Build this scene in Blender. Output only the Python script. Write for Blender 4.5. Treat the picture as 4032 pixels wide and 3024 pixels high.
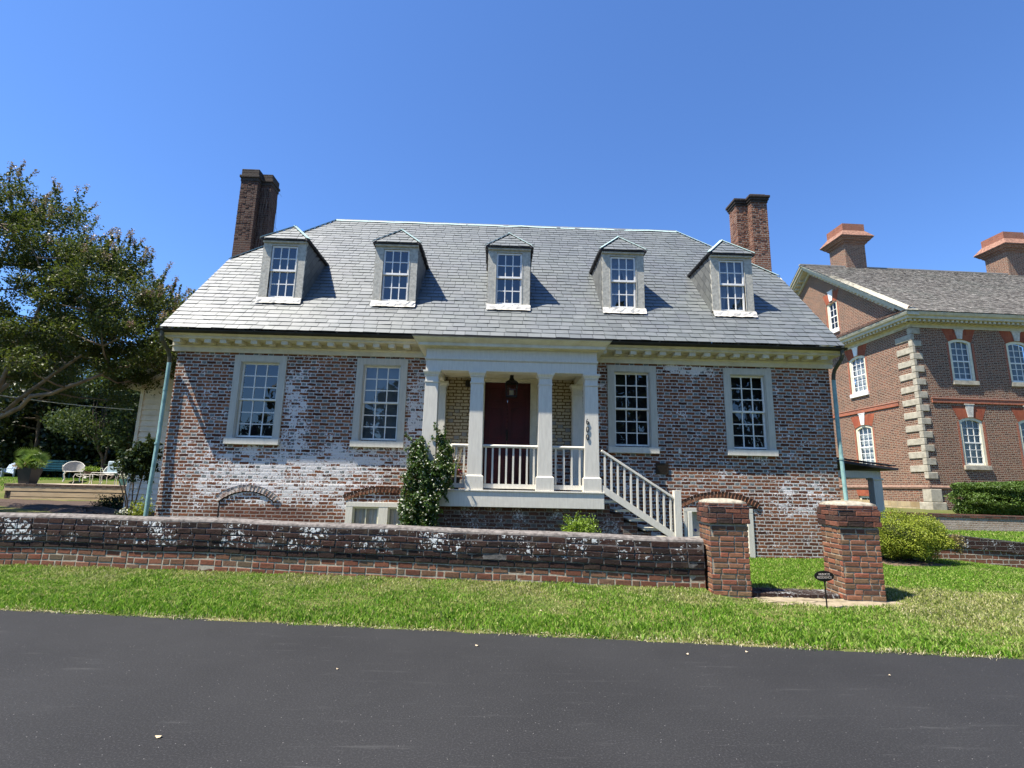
import bpy, math, random
import numpy as np
from mathutils import Vector, Matrix
random.seed(7); RNG=np.random.default_rng(7)
R=math.radians
for o in list(bpy.data.objects): bpy.data.objects.remove(o)
SC=bpy.context.scene; COL=SC.collection
# ------------------------------------------------------------------ camera
YAW,PITCH,ROLL=R(1.494),R(10.841),R(1.2104)
def cam_axes():
    cy,sy,cp,sp,cr,sr=math.cos(YAW),math.sin(YAW),math.cos(PITCH),math.sin(PITCH),math.cos(ROLL),math.sin(ROLL)
    f=Vector((sy*cp,cy*cp,sp)); r=Vector((cy,-sy,0)); u=r.cross(f)
    return cr*r+sr*u, -sr*r+cr*u, f
r_,u_,f_=cam_axes()
cd=bpy.data.cameras.new('camera'); cam=bpy.data.objects.new('camera',cd); COL.objects.link(cam); SC.camera=cam
m=Matrix.Identity(4)
for i in range(3): m[i][0]=r_[i]; m[i][1]=u_[i]; m[i][2]=-f_[i]
m[0][3],m[1][3],m[2][3]=0,-12.0,1.62
cam.matrix_world=m
cd.sensor_width=36; cd.lens=2090.28/4032*36; cd.clip_start=.05; cd.clip_end=3000
# ------------------------------------------------------------------ world, sun, exposure
SUN=Vector((-.49,-.20,1)).normalized()
W=bpy.data.worlds.new('World'); SC.world=W; W.use_nodes=True
nt=W.node_tree; nt.nodes.clear()
sk=nt.nodes.new('ShaderNodeTexSky'); sk.sky_type='NISHITA'; sk.sun_disc=False
sk.sun_elevation=math.asin(SUN.z); sk.sun_rotation=math.atan2(SUN.x,SUN.y)%(2*math.pi)
sk.altitude=0; sk.air_density=1.0; sk.dust_density=.12; sk.ozone_density=3.2
bg=nt.nodes.new('ShaderNodeBackground'); bg.inputs[1].default_value=.12
wo=nt.nodes.new('ShaderNodeOutputWorld'); tn=nt.nodes.new('ShaderNodeMix'); tn.data_type='RGBA'; tn.blend_type='MULTIPLY'; tn.inputs[0].default_value=1; tn.inputs[7].default_value=(.44,.60,.83,1); nt.links.new(sk.outputs[0],tn.inputs[6]); nt.links.new(tn.outputs[2],bg.inputs[0]); nt.links.new(bg.outputs[0],wo.inputs[0])
sl=bpy.data.lights.new('sun','SUN'); sl.energy=4.6; sl.angle=R(.53); sl.color=(1,.93,.81)
so=bpy.data.objects.new('sun',sl); COL.objects.link(so); so.rotation_euler=SUN.to_track_quat('Z','Y').to_euler(); so.location=(-20,-10,40)
SC.view_settings.view_transform='Standard'; SC.view_settings.look='None'; SC.view_settings.exposure=1.25; SC.view_settings.gamma=1
SC.render.engine='CYCLES'; SC.cycles.max_bounces=6; SC.cycles.transparent_max_bounces=12
# ------------------------------------------------------------------ node helpers
class NB:
    def __init__(s,name,group=False):
        if group: s.t=bpy.data.node_groups.new(name,'ShaderNodeTree')
        else:
            s.m=bpy.data.materials.new(name); s.m.use_nodes=True; s.t=s.m.node_tree; s.t.nodes.clear()
    def n(s,ty,**k):
        x=s.t.nodes.new(ty)
        for a,b in k.items(): setattr(x,a,b)
        return x
    def inp(s,node,i,v):
        if v is None: return
        if hasattr(v,'is_output') or isinstance(v,bpy.types.NodeSocket): s.t.links.new(v,node.inputs[i])
        else: node.inputs[i].default_value=v
    def math(s,op,a,b=None,c=None,clamp=False):
        x=s.n('ShaderNodeMath',operation=op); x.use_clamp=clamp
        s.inp(x,0,a); s.inp(x,1,b); s.inp(x,2,c); return x.outputs[0]
    def mix(s,f,a,b,bt='MIX'):
        x=s.n('ShaderNodeMix',data_type='RGBA',blend_type=bt); s.inp(x,0,f); s.inp(x,6,a); s.inp(x,7,b); return x.outputs[2]
    def noise(s,vec,scale,detail=3,rough=.55,dist=0,dim='3D'):
        x=s.n('ShaderNodeTexNoise',noise_dimensions=dim); s.inp(x,'Vector',vec); x.inputs['Scale'].default_value=scale
        x.inputs['Detail'].default_value=detail; x.inputs['Roughness'].default_value=rough; x.inputs['Distortion'].default_value=dist
        return x
    def rng(s,v,a,b,c=0.,d=1.,smooth=True):
        x=s.n('ShaderNodeMapRange',interpolation_type='SMOOTHSTEP' if smooth else 'LINEAR')
        s.inp(x,0,v); 
        for i,q in zip((1,2,3,4),(a,b,c,d)): x.inputs[i].default_value=q
        return x.outputs[0]
    def ramp(s,v,stops,const=False):
        x=s.n('ShaderNodeValToRGB'); s.inp(x,0,v); e=x.color_ramp.elements
        if const: x.color_ramp.interpolation='CONSTANT'
        while len(e)<len(stops): e.new(.5)
        for q,(p,c) in zip(e,stops): q.position=p; q.color=(*c,1) if len(c)==3 else c
        return x.outputs[0]
    def out(s,col,rough=.8,spec=.3,bump=None,bs=.3,bd=.01,metal=0,extra=None):
        p=s.n('ShaderNodeBsdfPrincipled'); s.inp(p,'Base Color',col); s.inp(p,'Roughness',rough); s.inp(p,'Specular IOR Level',spec); s.inp(p,'Metallic',metal)
        if bump is not None:
            b=s.n('ShaderNodeBump'); b.inputs['Strength'].default_value=bs; b.inputs['Distance'].default_value=bd; s.inp(b,'Height',bump); s.t.links.new(b.outputs[0],p.inputs['Normal'])
        o=s.n('ShaderNodeOutputMaterial'); s.t.links.new(p.outputs[0],o.inputs[0]); s.p=p; s.o=o; return s.m
def C4(c): return (*c,1)
# Flemish bond group
def bond_group():
    g=NB('flemish_bond',True)
    it=g.t.interface
    it.new_socket('Vector',in_out='INPUT',socket_type='NodeSocketVector')
    for nme,d in (('Unit',.333),('Course',.075),('Joint',.012),('Header',.3333)):
        q=it.new_socket(nme,in_out='INPUT',socket_type='NodeSocketFloat'); q.default_value=d
    for nme,ty in (('Brick','NodeSocketFloat'),('Rand','NodeSocketFloat'),('IsHeader','NodeSocketFloat'),('Rand2','NodeSocketFloat'),('Edge','NodeSocketFloat')): it.new_socket(nme,in_out='OUTPUT',socket_type=ty)
    gi=g.n('NodeGroupInput'); go=g.n('NodeGroupOutput')
    nz=g.noise(gi.outputs[0],11,4,.7); 
    sub=g.n('ShaderNodeVectorMath',operation='SUBTRACT'); g.t.links.new(nz.outputs['Color'],sub.inputs[0]); sub.inputs[1].default_value=(.5,.5,.5)
    sc=g.n('ShaderNodeVectorMath',operation='SCALE'); g.t.links.new(sub.outputs[0],sc.inputs[0]); sc.inputs['Scale'].default_value=.04
    ad=g.n('ShaderNodeVectorMath',operation='ADD'); g.t.links.new(gi.outputs[0],ad.inputs[0]); g.t.links.new(sc.outputs[0],ad.inputs[1])
    sp=g.n('ShaderNodeSeparateXYZ'); g.t.links.new(ad.outputs[0],sp.inputs[0])
    U,H,J,HR=gi.outputs[1],gi.outputs[2],gi.outputs[3],gi.outputs[4]
    v=g.math('DIVIDE',sp.outputs[1],H); row=g.math('FLOOR',v); fv=g.math('MULTIPLY',g.math('SUBTRACT',v,row),H)
    par=g.math('FLOORED_MODULO',row,2.); 
    u=g.math('ADD',g.math('DIVIDE',sp.outputs[0],U),g.math('MULTIPLY',par,.5)); 
    wn0=g.n('ShaderNodeTexWhiteNoise',noise_dimensions='1D'); g.inp(wn0,'W',row)
    u=g.math('ADD',u,g.math('MULTIPLY',wn0.outputs[0],.12))
    cell=g.math('FLOOR',u); fu=g.math('SUBTRACT',u,cell)
    st=g.math('SUBTRACT',1.,HR); hd=g.math('GREATER_THAN',fu,st)
    x=g.math('SUBTRACT',fu,g.math('MULTIPLY',hd,st)); wd=g.math('ADD',g.math('MULTIPLY',hd,HR),g.math('MULTIPLY',g.math('SUBTRACT',1.,hd),st))
    xx=g.math('MULTIPLY',x,U); ww=g.math('MULTIPLY',wd,U)
    d=g.math('MINIMUM',g.math('MINIMUM',xx,g.math('SUBTRACT',ww,xx)),g.math('MINIMUM',fv,g.math('SUBTRACT',H,fv)))
    e=g.math('SUBTRACT',d,g.math('MULTIPLY',J,.5))
    mr=g.n('ShaderNodeMapRange'); g.inp(mr,0,e); mr.inputs[1].default_value=-.001; mr.inputs[2].default_value=.004
    cb=g.n('ShaderNodeCombineXYZ'); g.inp(cb,0,g.math('ADD',cell,g.math('MULTIPLY',hd,.37))); g.inp(cb,1,row)
    wn=g.n('ShaderNodeTexWhiteNoise'); g.t.links.new(cb.outputs[0],wn.inputs['Vector'])
    s3=g.n('ShaderNodeSeparateColor'); g.t.links.new(wn.outputs['Color'],s3.inputs[0])
    for i,q in enumerate((mr.outputs[0],wn.outputs['Value'],hd,s3.outputs[1],e)): g.t.links.new(q,go.inputs[i])
    return g.t
BOND=bond_group()
def uvsep(b):
    uv=b.n('ShaderNodeUVMap'); uv.uv_map='UVMap'; s=b.n('ShaderNodeSeparateXYZ'); b.t.links.new(uv.outputs[0],s.inputs[0]); return uv.outputs[0],s.outputs[0],s.outputs[1]
def brick_mat(name,cols,glaze=None,mortar=(.42,.39,.34),unit=.333,course=.075,joint=.013,header=.3333,wash=None,dirt=.35,extra=None,bump=.5,glaze_p=.45):
    b=NB(name); uv,U,V=uvsep(b)
    g=b.n('ShaderNodeGroup'); g.node_tree=BOND; b.t.links.new(uv,g.inputs[0])
    for i,v in enumerate((unit,course,joint,header)): g.inputs[i+1].default_value=v
    n=len(cols); col=b.ramp(g.outputs[1],[(i/(n-1),c) for i,c in enumerate(cols)])
    if glaze is not None:
        gm=b.math('MULTIPLY',g.outputs[2],b.math('GREATER_THAN',g.outputs[3],glaze_p))
        if extra=='house': gm=b.math('MULTIPLY',gm,b.math('ADD',.22,b.math('MULTIPLY',b.rng(V,1.55,1.65),.78)))
        col=b.mix(gm,col,C4(glaze))
    n1=b.noise(uv,28,4,.6).outputs[0]; col=b.mix(b.math('MULTIPLY',b.rng(n1,.35,.75),dirt),col,b.mix(.5,col,(.02,.015,.012,1)))
    n2=b.noise(uv,1.3,4,.65).outputs[0]; col=b.mix(b.rng(n2,.35,.65),b.mix(.28,col,(.02,.014,.010,1)),col)
    mt=b.mix(b.noise(uv,14,3).outputs[0],C4(mortar),C4([c*.55 for c in mortar]))
    col=b.mix(g.outputs[0],mt,col)
    if extra=='house':
        n3=b.noise(uv,3.2,5,.65).outputs[0]; n4=b.noise(uv,20,5,.72,.3).outputs[0]
        def bell(v,c,w): return b.math('SUBTRACT',1.,b.rng(b.math('ABSOLUTE',b.math('SUBTRACT',v,c)),w*.35,w))
        A=b.math('MULTIPLY',bell(U,-4.7,2.8),bell(V,1.7,.85))
        A2=b.math('MULTIPLY',bell(U,-2.6,1.9),bell(V,2.2,.45))
        B=b.math('MULTIPLY',bell(U,-4.55,.42),bell(V,3.25,1.3))
        B2=b.math('MULTIPLY',bell(U,-1.75,.42),bell(V,3.1,1.3))
        Cc=b.math('MULTIPLY',bell(V,4.36,.16),bell(U,4.4,.85))
        Dd=b.math('MULTIPLY',bell(V,1.45,.55),bell(U,6.9,.8))
        Ee=b.math('MULTIPLY',bell(V,2.32,.22),.45)
        z=b.math('ADD',b.math('MULTIPLY',A,.125),b.math('MULTIPLY',A2,.06))
        for q,k in ((B,.105),(B2,.13),(Cc,.16),(Dd,.085),(Ee,.03)): z=b.math('ADD',z,b.math('MULTIPLY',q,k))
        t=b.math('ADD',b.math('ADD',b.math('MULTIPLY',n3,.45),b.math('MULTIPLY',n4,.55)),b.math('ADD',z,.004))
        # a patch of bare dark red brick low under the blocked arch
        red=b.math('MULTIPLY',b.rng(V,1.12,.98),bell(U,-5.0,1.6)); t=b.math('SUBTRACT',t,b.math('MULTIPLY',red,.3))
        t=b.math('SUBTRACT',t,b.math('MULTIPLY',g.outputs[0],b.math('ADD',.0,b.math('MULTIPLY',g.outputs[3],.15))))
        wm=b.rng(t,.52,.585); wm=b.math('MULTIPLY',wm,b.math('ADD',.55,b.math('MULTIPLY',n1,.9)),clamp=True)
        col=b.mix(b.math('MULTIPLY',red,.55),col,(.085,.03,.022,1))
        col=b.mix(b.math('MULTIPLY',wm,.92),col,(.68,.67,.66,1))
        inp=b.math('MULTIPLY',b.math('MULTIPLY',b.rng(U,-1.22,-1.2),b.rng(U,1.76,1.74)),b.rng(b.math('ADD',V,b.math('MULTIPLY',n3,.9)),2.75,2.95))
        cream=b.mix(g.outputs[0],(.11,.07,.025,1),b.mix(b.math('MULTIPLY',b.rng(n1,.45,.7),.5),(.46,.39,.26,1),(.25,.19,.10,1)))
        cream=b.mix(b.math('MULTIPLY',g.outputs[2],b.math('MULTIPLY',b.math('GREATER_THAN',g.outputs[3],.5),b.rng(V,3.6,3.0))),cream,(.26,.26,.24,1))
        col=b.mix(inp,col,cream)
    elif wash:
        lo,hi,amt,colr=wash[:4]
        n3=b.noise(uv,3.,4,.6).outputs[0]; n4=b.noise(uv,26,5,.75,.4).outputs[0]
        t=b.math('ADD',b.math('MULTIPLY',n3,.45),b.math('MULTIPLY',n4,.55))
        if len(wash)>4: t=b.math('SUBTRACT',t,b.math('MULTIPLY',b.rng(V,wash[4],wash[5]),.5))
        col=b.mix(b.math('MULTIPLY',b.rng(t,lo,hi),amt),col,C4(colr))
    hgt=b.math('ADD',b.math('MULTIPLY',g.outputs[0],1.),b.math('MULTIPLY',n1,.5))
    m=b.out(col,.88,.2,hgt,bump,.012)
    return m
def plain(name,c,rough=.6,var=.12,scale=8,bs=.15,spec=.35,metal=0,c2=None,stretch=None,coat=0):
    b=NB(name); tc=b.n('ShaderNodeTexCoord'); v=tc.outputs['Object']
    if stretch: 
        mp=b.n('ShaderNodeMapping'); b.t.links.new(v,mp.inputs[0]); mp.inputs['Scale'].default_value=stretch; v=mp.outputs[0]
    n=b.noise(v,scale,5,.6).outputs[0]; n2=b.noise(v,scale*7,3,.6).outputs[0]
    dark=c2 if c2 else [q*(1-var*2) for q in c]
    col=b.mix(b.rng(n,.35,.7),C4(c),C4(dark)); col=b.mix(b.math('MULTIPLY',b.rng(n2,.5,.8),var),col,C4([q*.6 for q in c]))
    m=b.out(col,rough,spec,b.math('ADD',n,b.math('MULTIPLY',n2,.4)),bs,.01,metal); return m
def leaf_mat(name,cols,trans=.3,rough=.45,spec=.4):
    b=NB(name); g=b.n('ShaderNodeNewGeometry'); n=len(cols)
    col=b.ramp(g.outputs['Random Per Island'],[(i/(n-1),c) for i,c in enumerate(cols)])
    p=b.n('ShaderNodeBsdfPrincipled'); b.inp(p,'Base Color',col); b.inp(p,'Roughness',rough); b.inp(p,'Specular IOR Level',spec)
    t=b.n('ShaderNodeBsdfTranslucent'); b.inp(t,0,b.mix(.5,col,(.16,.22,.02,1)))
    mx=b.n('ShaderNodeMixShader'); mx.inputs[0].default_value=trans; b.t.links.new(p.outputs[0],mx.inputs[1]); b.t.links.new(t.outputs[0],mx.inputs[2])
    o=b.n('ShaderNodeOutputMaterial'); b.t.links.new(mx.outputs[0],o.inputs[0]); return b.m
def glass_mat(name,refl=.16,tint=(.75,.8,.82)):
    b=NB(name); tc=b.n('ShaderNodeTexCoord'); nz=b.noise(tc.outputs['Object'],2.3,1)
    bp=b.n('ShaderNodeBump'); bp.inputs['Strength'].default_value=.05; bp.inputs['Distance'].default_value=.05; b.t.links.new(nz.outputs[0],bp.inputs['Height'])
    ge=b.n('ShaderNodeNewGeometry'); dt=b.n('ShaderNodeVectorMath',operation='DOT_PRODUCT'); b.t.links.new(ge.outputs['Normal'],dt.inputs[0]); b.t.links.new(ge.outputs['Incoming'],dt.inputs[1])
    k=b.math('POWER',b.math('SUBTRACT',1.,b.math('ABSOLUTE',dt.outputs['Value'])),5.)
    f=b.math('ADD',refl+.04,b.math('MULTIPLY',k,.9),clamp=True)
    tr=b.n('ShaderNodeBsdfTransparent'); tr.inputs[0].default_value=C4(tint)
    gl=b.n('ShaderNodeBsdfGlossy'); gl.inputs['Roughness'].default_value=.01; b.t.links.new(bp.outputs[0],gl.inputs['Normal'])
    mx=b.n('ShaderNodeMixShader'); b.inp(mx,0,f); b.t.links.new(tr.outputs[0],mx.inputs[1]); b.t.links.new(gl.outputs[0],mx.inputs[2])
    o=b.n('ShaderNodeOutputMaterial'); b.t.links.new(mx.outputs[0],o.inputs[0]); return b.m
# ------------------------------------------------------------------ materials
MT={}
MT['house']=brick_mat('old_brick',[(.075,.028,.017),(.19,.066,.032),(.29,.11,.05),(.125,.046,.027),(.35,.155,.08)],(.19,.21,.21),(.56,.52,.47),joint=.018,extra='house',dirt=.5,bump=.7)
MT['arch']=plain('arch_brick',(.27,.13,.075),.9,.3,18,.4)
MT['archw']=plain('whitewashed_arch_brick',(.60,.55,.50),.9,.3,14,.4,c2=(.24,.13,.09))
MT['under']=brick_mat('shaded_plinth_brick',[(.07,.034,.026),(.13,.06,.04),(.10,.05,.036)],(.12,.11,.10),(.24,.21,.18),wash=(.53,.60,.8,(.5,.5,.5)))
MT['gwall']=brick_mat('garden_wall_brick',[(.15,.065,.042),(.24,.095,.058),(.19,.10,.06),(.26,.12,.075)],None,(.50,.46,.38),unit=.375,course=.099,joint=.016,dirt=.5,bump=.8)
MT['gcap']=brick_mat('weathered_wall_top_brick',[(.016,.011,.010),(.05,.023,.019),(.028,.018,.016),(.04,.025,.021),(.075,.034,.024)],None,(.15,.14,.13),unit=.28,course=.099,joint=.014,header=0,dirt=.6,wash=(.555,.60,.95,(.62,.65,.65)),bump=1.)
MT['gtop']=plain('lichened_mortar_coping',(.21,.19,.175),.95,.35,14,.6,c2=(.075,.065,.06))
MT['pil']=brick_mat('pillar_brick',[(.30,.10,.06),(.19,.085,.052),(.24,.145,.08),(.38,.115,.065),(.13,.06,.042),(.22,.13,.07)],None,(.36,.32,.25),unit=.245,course=.0755,joint=.015,header=0,dirt=.5,bump=.9)
MT['pilcap']=brick_mat('pillar_cap_brick',[(.07,.032,.026),(.16,.065,.045),(.22,.09,.06),(.045,.03,.026)],None,(.16,.14,.12),unit=.245,course=.0755,joint=.012,header=0,dirt=.6,wash=(.63,.7,.6,(.4,.4,.38)),bump=.9)
MT['piltop']=plain('pillar_mortar_dome',(.40,.36,.28),.95,.3,12,.5)
MT['chimL']=brick_mat('dark_chimney_brick',[(.06,.032,.026),(.12,.055,.04),(.09,.05,.04),(.14,.075,.05)],None,(.16,.13,.11),dirt=.6,wash=(.64,.7,.6,(.35,.3,.26)),bump=1.)
MT['chimR']=brick_mat('red_chimney_brick',[(.14,.05,.034),(.24,.10,.06),(.19,.085,.055),(.30,.14,.085)],None,(.42,.36,.30),dirt=.5,bump=1.)
MT['chimcap']=brick_mat('sooty_cap_brick',[(.035,.028,.025),(.07,.05,.04),(.05,.04,.036)],None,(.09,.08,.07),dirt=.6)
MT['man']=brick_mat('mansion_brick',[(.13,.05,.032),(.24,.095,.055),(.19,.075,.045),(.10,.042,.03),(.27,.12,.068)],None,(.44,.36,.27),joint=.021,course=.085,dirt=.3,bump=.4)
MT['mchim']=MT['man']
MT['rub']=brick_mat('rubbed_red_brick',[(.33,.085,.045),(.38,.11,.055),(.29,.07,.04)],None,(.36,.16,.10),unit=.12,course=.4,joint=.004,header=0,dirt=.2,bump=.1)
MT['rubc']=brick_mat('rubbed_red_courses',[(.36,.10,.055),(.42,.13,.07),(.30,.085,.05)],None,(.45,.25,.18),dirt=.2,bump=.2)
MT['wtab']=plain('brown_moulded_brick',(.26,.16,.115),.9,.25,9,.4)
MT['stone']=plain('buff_sandstone',(.46,.42,.33),.9,.22,5,.5,c2=(.30,.27,.21))
MT['fstone']=brick_mat('foundation_sandstone',[(.50,.38,.19),(.42,.33,.20),(.55,.44,.26),(.38,.27,.14)],None,(.40,.33,.22),unit=.6,course=.34,joint=.02,header=.35,dirt=.35)
MT['case']=plain('window_casing_paint',(.52,.50,.425),.6,.07,24,.2,stretch=(1,1,.15))
MT['white']=plain('white_paint',(.86,.85,.82),.5,.06,9,.08)
MT['trim']=plain('stone_grey_paint',(.67,.64,.55),.6,.08,30,.25,c2=(.60,.57,.49),stretch=(1,1,.15))
MT['trimd']=plain('weathered_dormer_paint',(.50,.48,.41),.7,.16,16,.5)
MT['corn']=plain('cornice_paint',(.66,.62,.485),.6,.12,5,.2,c2=(.56,.51,.38))
MT['cream']=plain('cream_paint',(.74,.70,.52),.5,.08,8,.1)
MT['mcorn']=plain('mansion_cornice_paint',(.56,.52,.39),.6,.1,4,.15)
MT['sash']=plain('sash_paint',(.80,.79,.73),.5,.06,8,.1)
MT['sashd']=plain('dormer_sash_paint',(.86,.85,.82),.5,.04,8,.1)
MT['door']=plain('oxblood_door_paint',(.055,.004,.006),.5,.15,3,.05)
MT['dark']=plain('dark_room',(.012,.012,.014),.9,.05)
MT['blind']=plain('grey_window_shade',(.16,.17,.18),.9,.06,1.5)
MT['curt']=plain('pale_curtain',(.55,.56,.58),.9,.1,3)
MT['lace']=plain('lace_curtain',(.75,.76,.76),.9,.25,22,.1,c2=(.08,.08,.085))
MT['glass']=glass_mat('old_window_glass',.06)
MT['clear']=glass_mat('lantern_glass',.0,(.9,.88,.82))
MT['cheek']=None
MT['glassd']=glass_mat('dormer_glass',.09)
MT['glassm']=glass_mat('mansion_glass',.02)
MT['gut']=plain('dark_bronze_gutter',(.035,.035,.032),.5,.2,6,.1,metal=.3)
MT['verd']=plain('verdigris_copper',(.33,.47,.43),.6,.22,9,.3,c2=(.20,.33,.31))
MT['pipe']=plain('verdigris_downpipe',(.27,.44,.42),.5,.2,5,.2,c2=(.17,.30,.29))
MT['pipeold']=plain('tarnished_copper',(.10,.085,.05),.6,.3,9,.3,c2=(.05,.06,.05))
MT['flash']=plain('verdigris_flashing',(.42,.58,.55),.55,.15,12,.2,c2=(.35,.42,.40))
MT['skirt']=plain('painted_lead_skirt',(.70,.67,.60),.6,.15,9,.9)
MT['iron']=plain('black_iron',(.02,.02,.02),.5,.1,9,.1,metal=.4)
MT['bronze']=plain('bronze_plaque_metal',(.028,.02,.014),.5,.2,12,.2,metal=.3)
MT['mulch']=plain('wood_mulch',(.085,.055,.040),.95,.4,26,.9,c2=(.035,.024,.018))
MT['mulch2']=plain('bark_debris',(.19,.13,.09),.95,.4,26,.9,c2=(.07,.05,.035))
MT['dirt']=plain('worn_dirt',(.33,.27,.19),.95,.3,9,.6,c2=(.20,.17,.10))
MT['pine']=plain('new_pine_boards',(.58,.43,.25),.7,.14,3,.15,stretch=(.5,1,6))
MT['brickdk']=plain('deck_brick_edge',(.12,.08,.055),.9,.3,14,.5)
MT['bark']=plain('smooth_myrtle_bark',(.24,.19,.14),.75,.3,3,.2,c2=(.12,.09,.065))
MT['barkd']=plain('rough_bark',(.13,.10,.075),.9,.3,8,.6)
MT['clap']=plain('clapboard_paint',(.80,.76,.64),.6,.08,4,.1)
MT['pot']=plain('dark_planter',(.022,.02,.02),.5,.1,9,.1)
MT['teal']=plain('teal_bench_paint',(.02,.11,.14),.5,.2,4,.1)
MT['tealpot']=plain('green_glazed_pot',(.08,.22,.2),.4,.15,4,.1)
MT['wiron']=plain('white_wrought_iron',(.72,.70,.62),.5,.1,9,.1)
MT['mesh']=plain('grey_mesh_back',(.32,.31,.29),.6,.15,40,.2)
MT['cush']=plain('pale_blue_cushion',(.50,.60,.62),.9,.08,6,.3)
MT['flame']=plain('cream_candle',(.7,.66,.5),.5,.05)
MT['slate_d']=plain('dark_shingle',(.035,.033,.04),.7,.25,9,.3)
MT['mlead']=plain('mossy_shingles',(.12,.10,.08),.9,.3,12,.6)
MT['navy']=plain('navy_sticker',(.01,.02,.10),.4,.02)
MT['dryleaf']=plain('dry_leaf',(.62,.50,.33),.8,.15,20)
# slate roof: one island per slate
def slate_mat(name,cols,rough=.5,spec=.5):
    b=NB(name); g=b.n('ShaderNodeNewGeometry'); n=len(cols); tc=b.n('ShaderNodeTexCoord')
    col=b.ramp(g.outputs['Random Per Island'],[(i/(n-1),c) for i,c in enumerate(cols)])
    n1=b.noise(tc.outputs['Object'],6,5,.65).outputs[0]; n2=b.noise(tc.outputs['Object'],45,3).outputs[0]; n3=b.noise(tc.outputs['Object'],.6,2).outputs[0]
    col=b.mix(b.math('MULTIPLY',b.rng(n1,.45,.75),.35),col,C4([q*.55 for q in cols[0]]))
    col=b.mix(b.math('MULTIPLY',b.rng(n3,.45,.7),.25),col,(.16,.175,.15,1))
    col=b.mix(b.math('MULTIPLY',b.rng(n2,.6,.8),.25),col,C4([min(1,q*1.6) for q in cols[-1]]))
    return b.out(col,rough,spec,b.math('ADD',n1,b.math('MULTIPLY',n2,.5)),.35,.006)
MT['slate']=slate_mat('weathered_slate',[(.095,.107,.11),(.125,.139,.142),(.108,.122,.125),(.15,.163,.165),(.11,.12,.128),(.13,.146,.142)],.52,.9)
MT['cheek']=slate_mat('cheek_slate',[(.10,.105,.10),(.13,.135,.13),(.085,.09,.088)],.6,.3)
MT['shing']=slate_mat('weathered_wood_shingle',[(.10,.09,.08),(.26,.245,.22),(.17,.155,.14),(.33,.31,.28),(.08,.07,.062),(.22,.21,.185)],.9,.2)

def brickgeo_mat(name,cols,wash=None,bump=.6):
    b=NB(name); uv,U,V=uvsep(b); g=b.n('ShaderNodeNewGeometry'); n=len(cols)
    col=b.ramp(g.outputs['Random Per Island'],[(i/(n-1),c) for i,c in enumerate(cols)])
    n1=b.noise(uv,26,5,.65).outputs[0]; n2=b.noise(uv,5,4,.6).outputs[0]; n5=b.noise(uv,90,3).outputs[0]
    col=b.mix(b.math('MULTIPLY',b.rng(n1,.4,.7),.5),col,b.mix(.6,col,(.02,.015,.012,1))); col=b.mix(b.math('MULTIPLY',b.rng(n2,.45,.7),.35),col,b.mix(.5,col,(.16,.13,.08,1)))
    if wash:
        n3=b.noise(uv,1.7,3,.6).outputs[0]; n4=b.noise(uv,17,5,.7,.6).outputs[0]
        t=b.math('ADD',b.math('MULTIPLY',n3,.42),b.math('MULTIPLY',n4,.58)); 
        if len(wash)>3: t=b.math('SUBTRACT',t,b.math('MULTIPLY',b.rng(V,wash[3],wash[4]),.10))
        col=b.mix(b.rng(t,wash[0],wash[1]),col,C4(wash[2]))
    return b.out(col,.92,.15,b.math('ADD',n1,b.math('MULTIPLY',n5,.5)),bump,.008)
MT['bg_body']=brickgeo_mat('garden_wall_bricks',[(.12,.05,.034),(.21,.08,.048),(.16,.085,.052),(.24,.10,.06),(.18,.07,.045),(.13,.10,.065),(.27,.12,.075)])
MT['bg_top']=brickgeo_mat('weathered_coping_bricks',[(.022,.016,.015),(.045,.026,.022),(.03,.021,.019),(.06,.030,.024),(.036,.026,.023)],wash=(.545,.585,(.60,.63,.63),.60,.50),bump=1.)
MT['bg_pil']=brickgeo_mat('gate_pillar_bricks',[(.25,.10,.06),(.16,.08,.05),(.24,.15,.085),(.32,.11,.065),(.11,.055,.04),(.20,.125,.072),(.28,.125,.075),(.18,.12,.07)])
MT['bg_pcap']=brickgeo_mat('gate_pillar_cap_bricks',[(.06,.03,.025),(.15,.06,.042),(.21,.085,.055),(.04,.028,.025),(.10,.05,.038)],wash=(.62,.66,(.4,.4,.37)),bump=1.)
MT['mort']=plain('sandy_mortar',(.42,.38,.30),.95,.25,20,.6,c2=(.30,.27,.21))
MT['mortd']=plain('dark_lichened_mortar',(.17,.16,.15),.95,.35,18,.6,c2=(.08,.075,.07))
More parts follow.
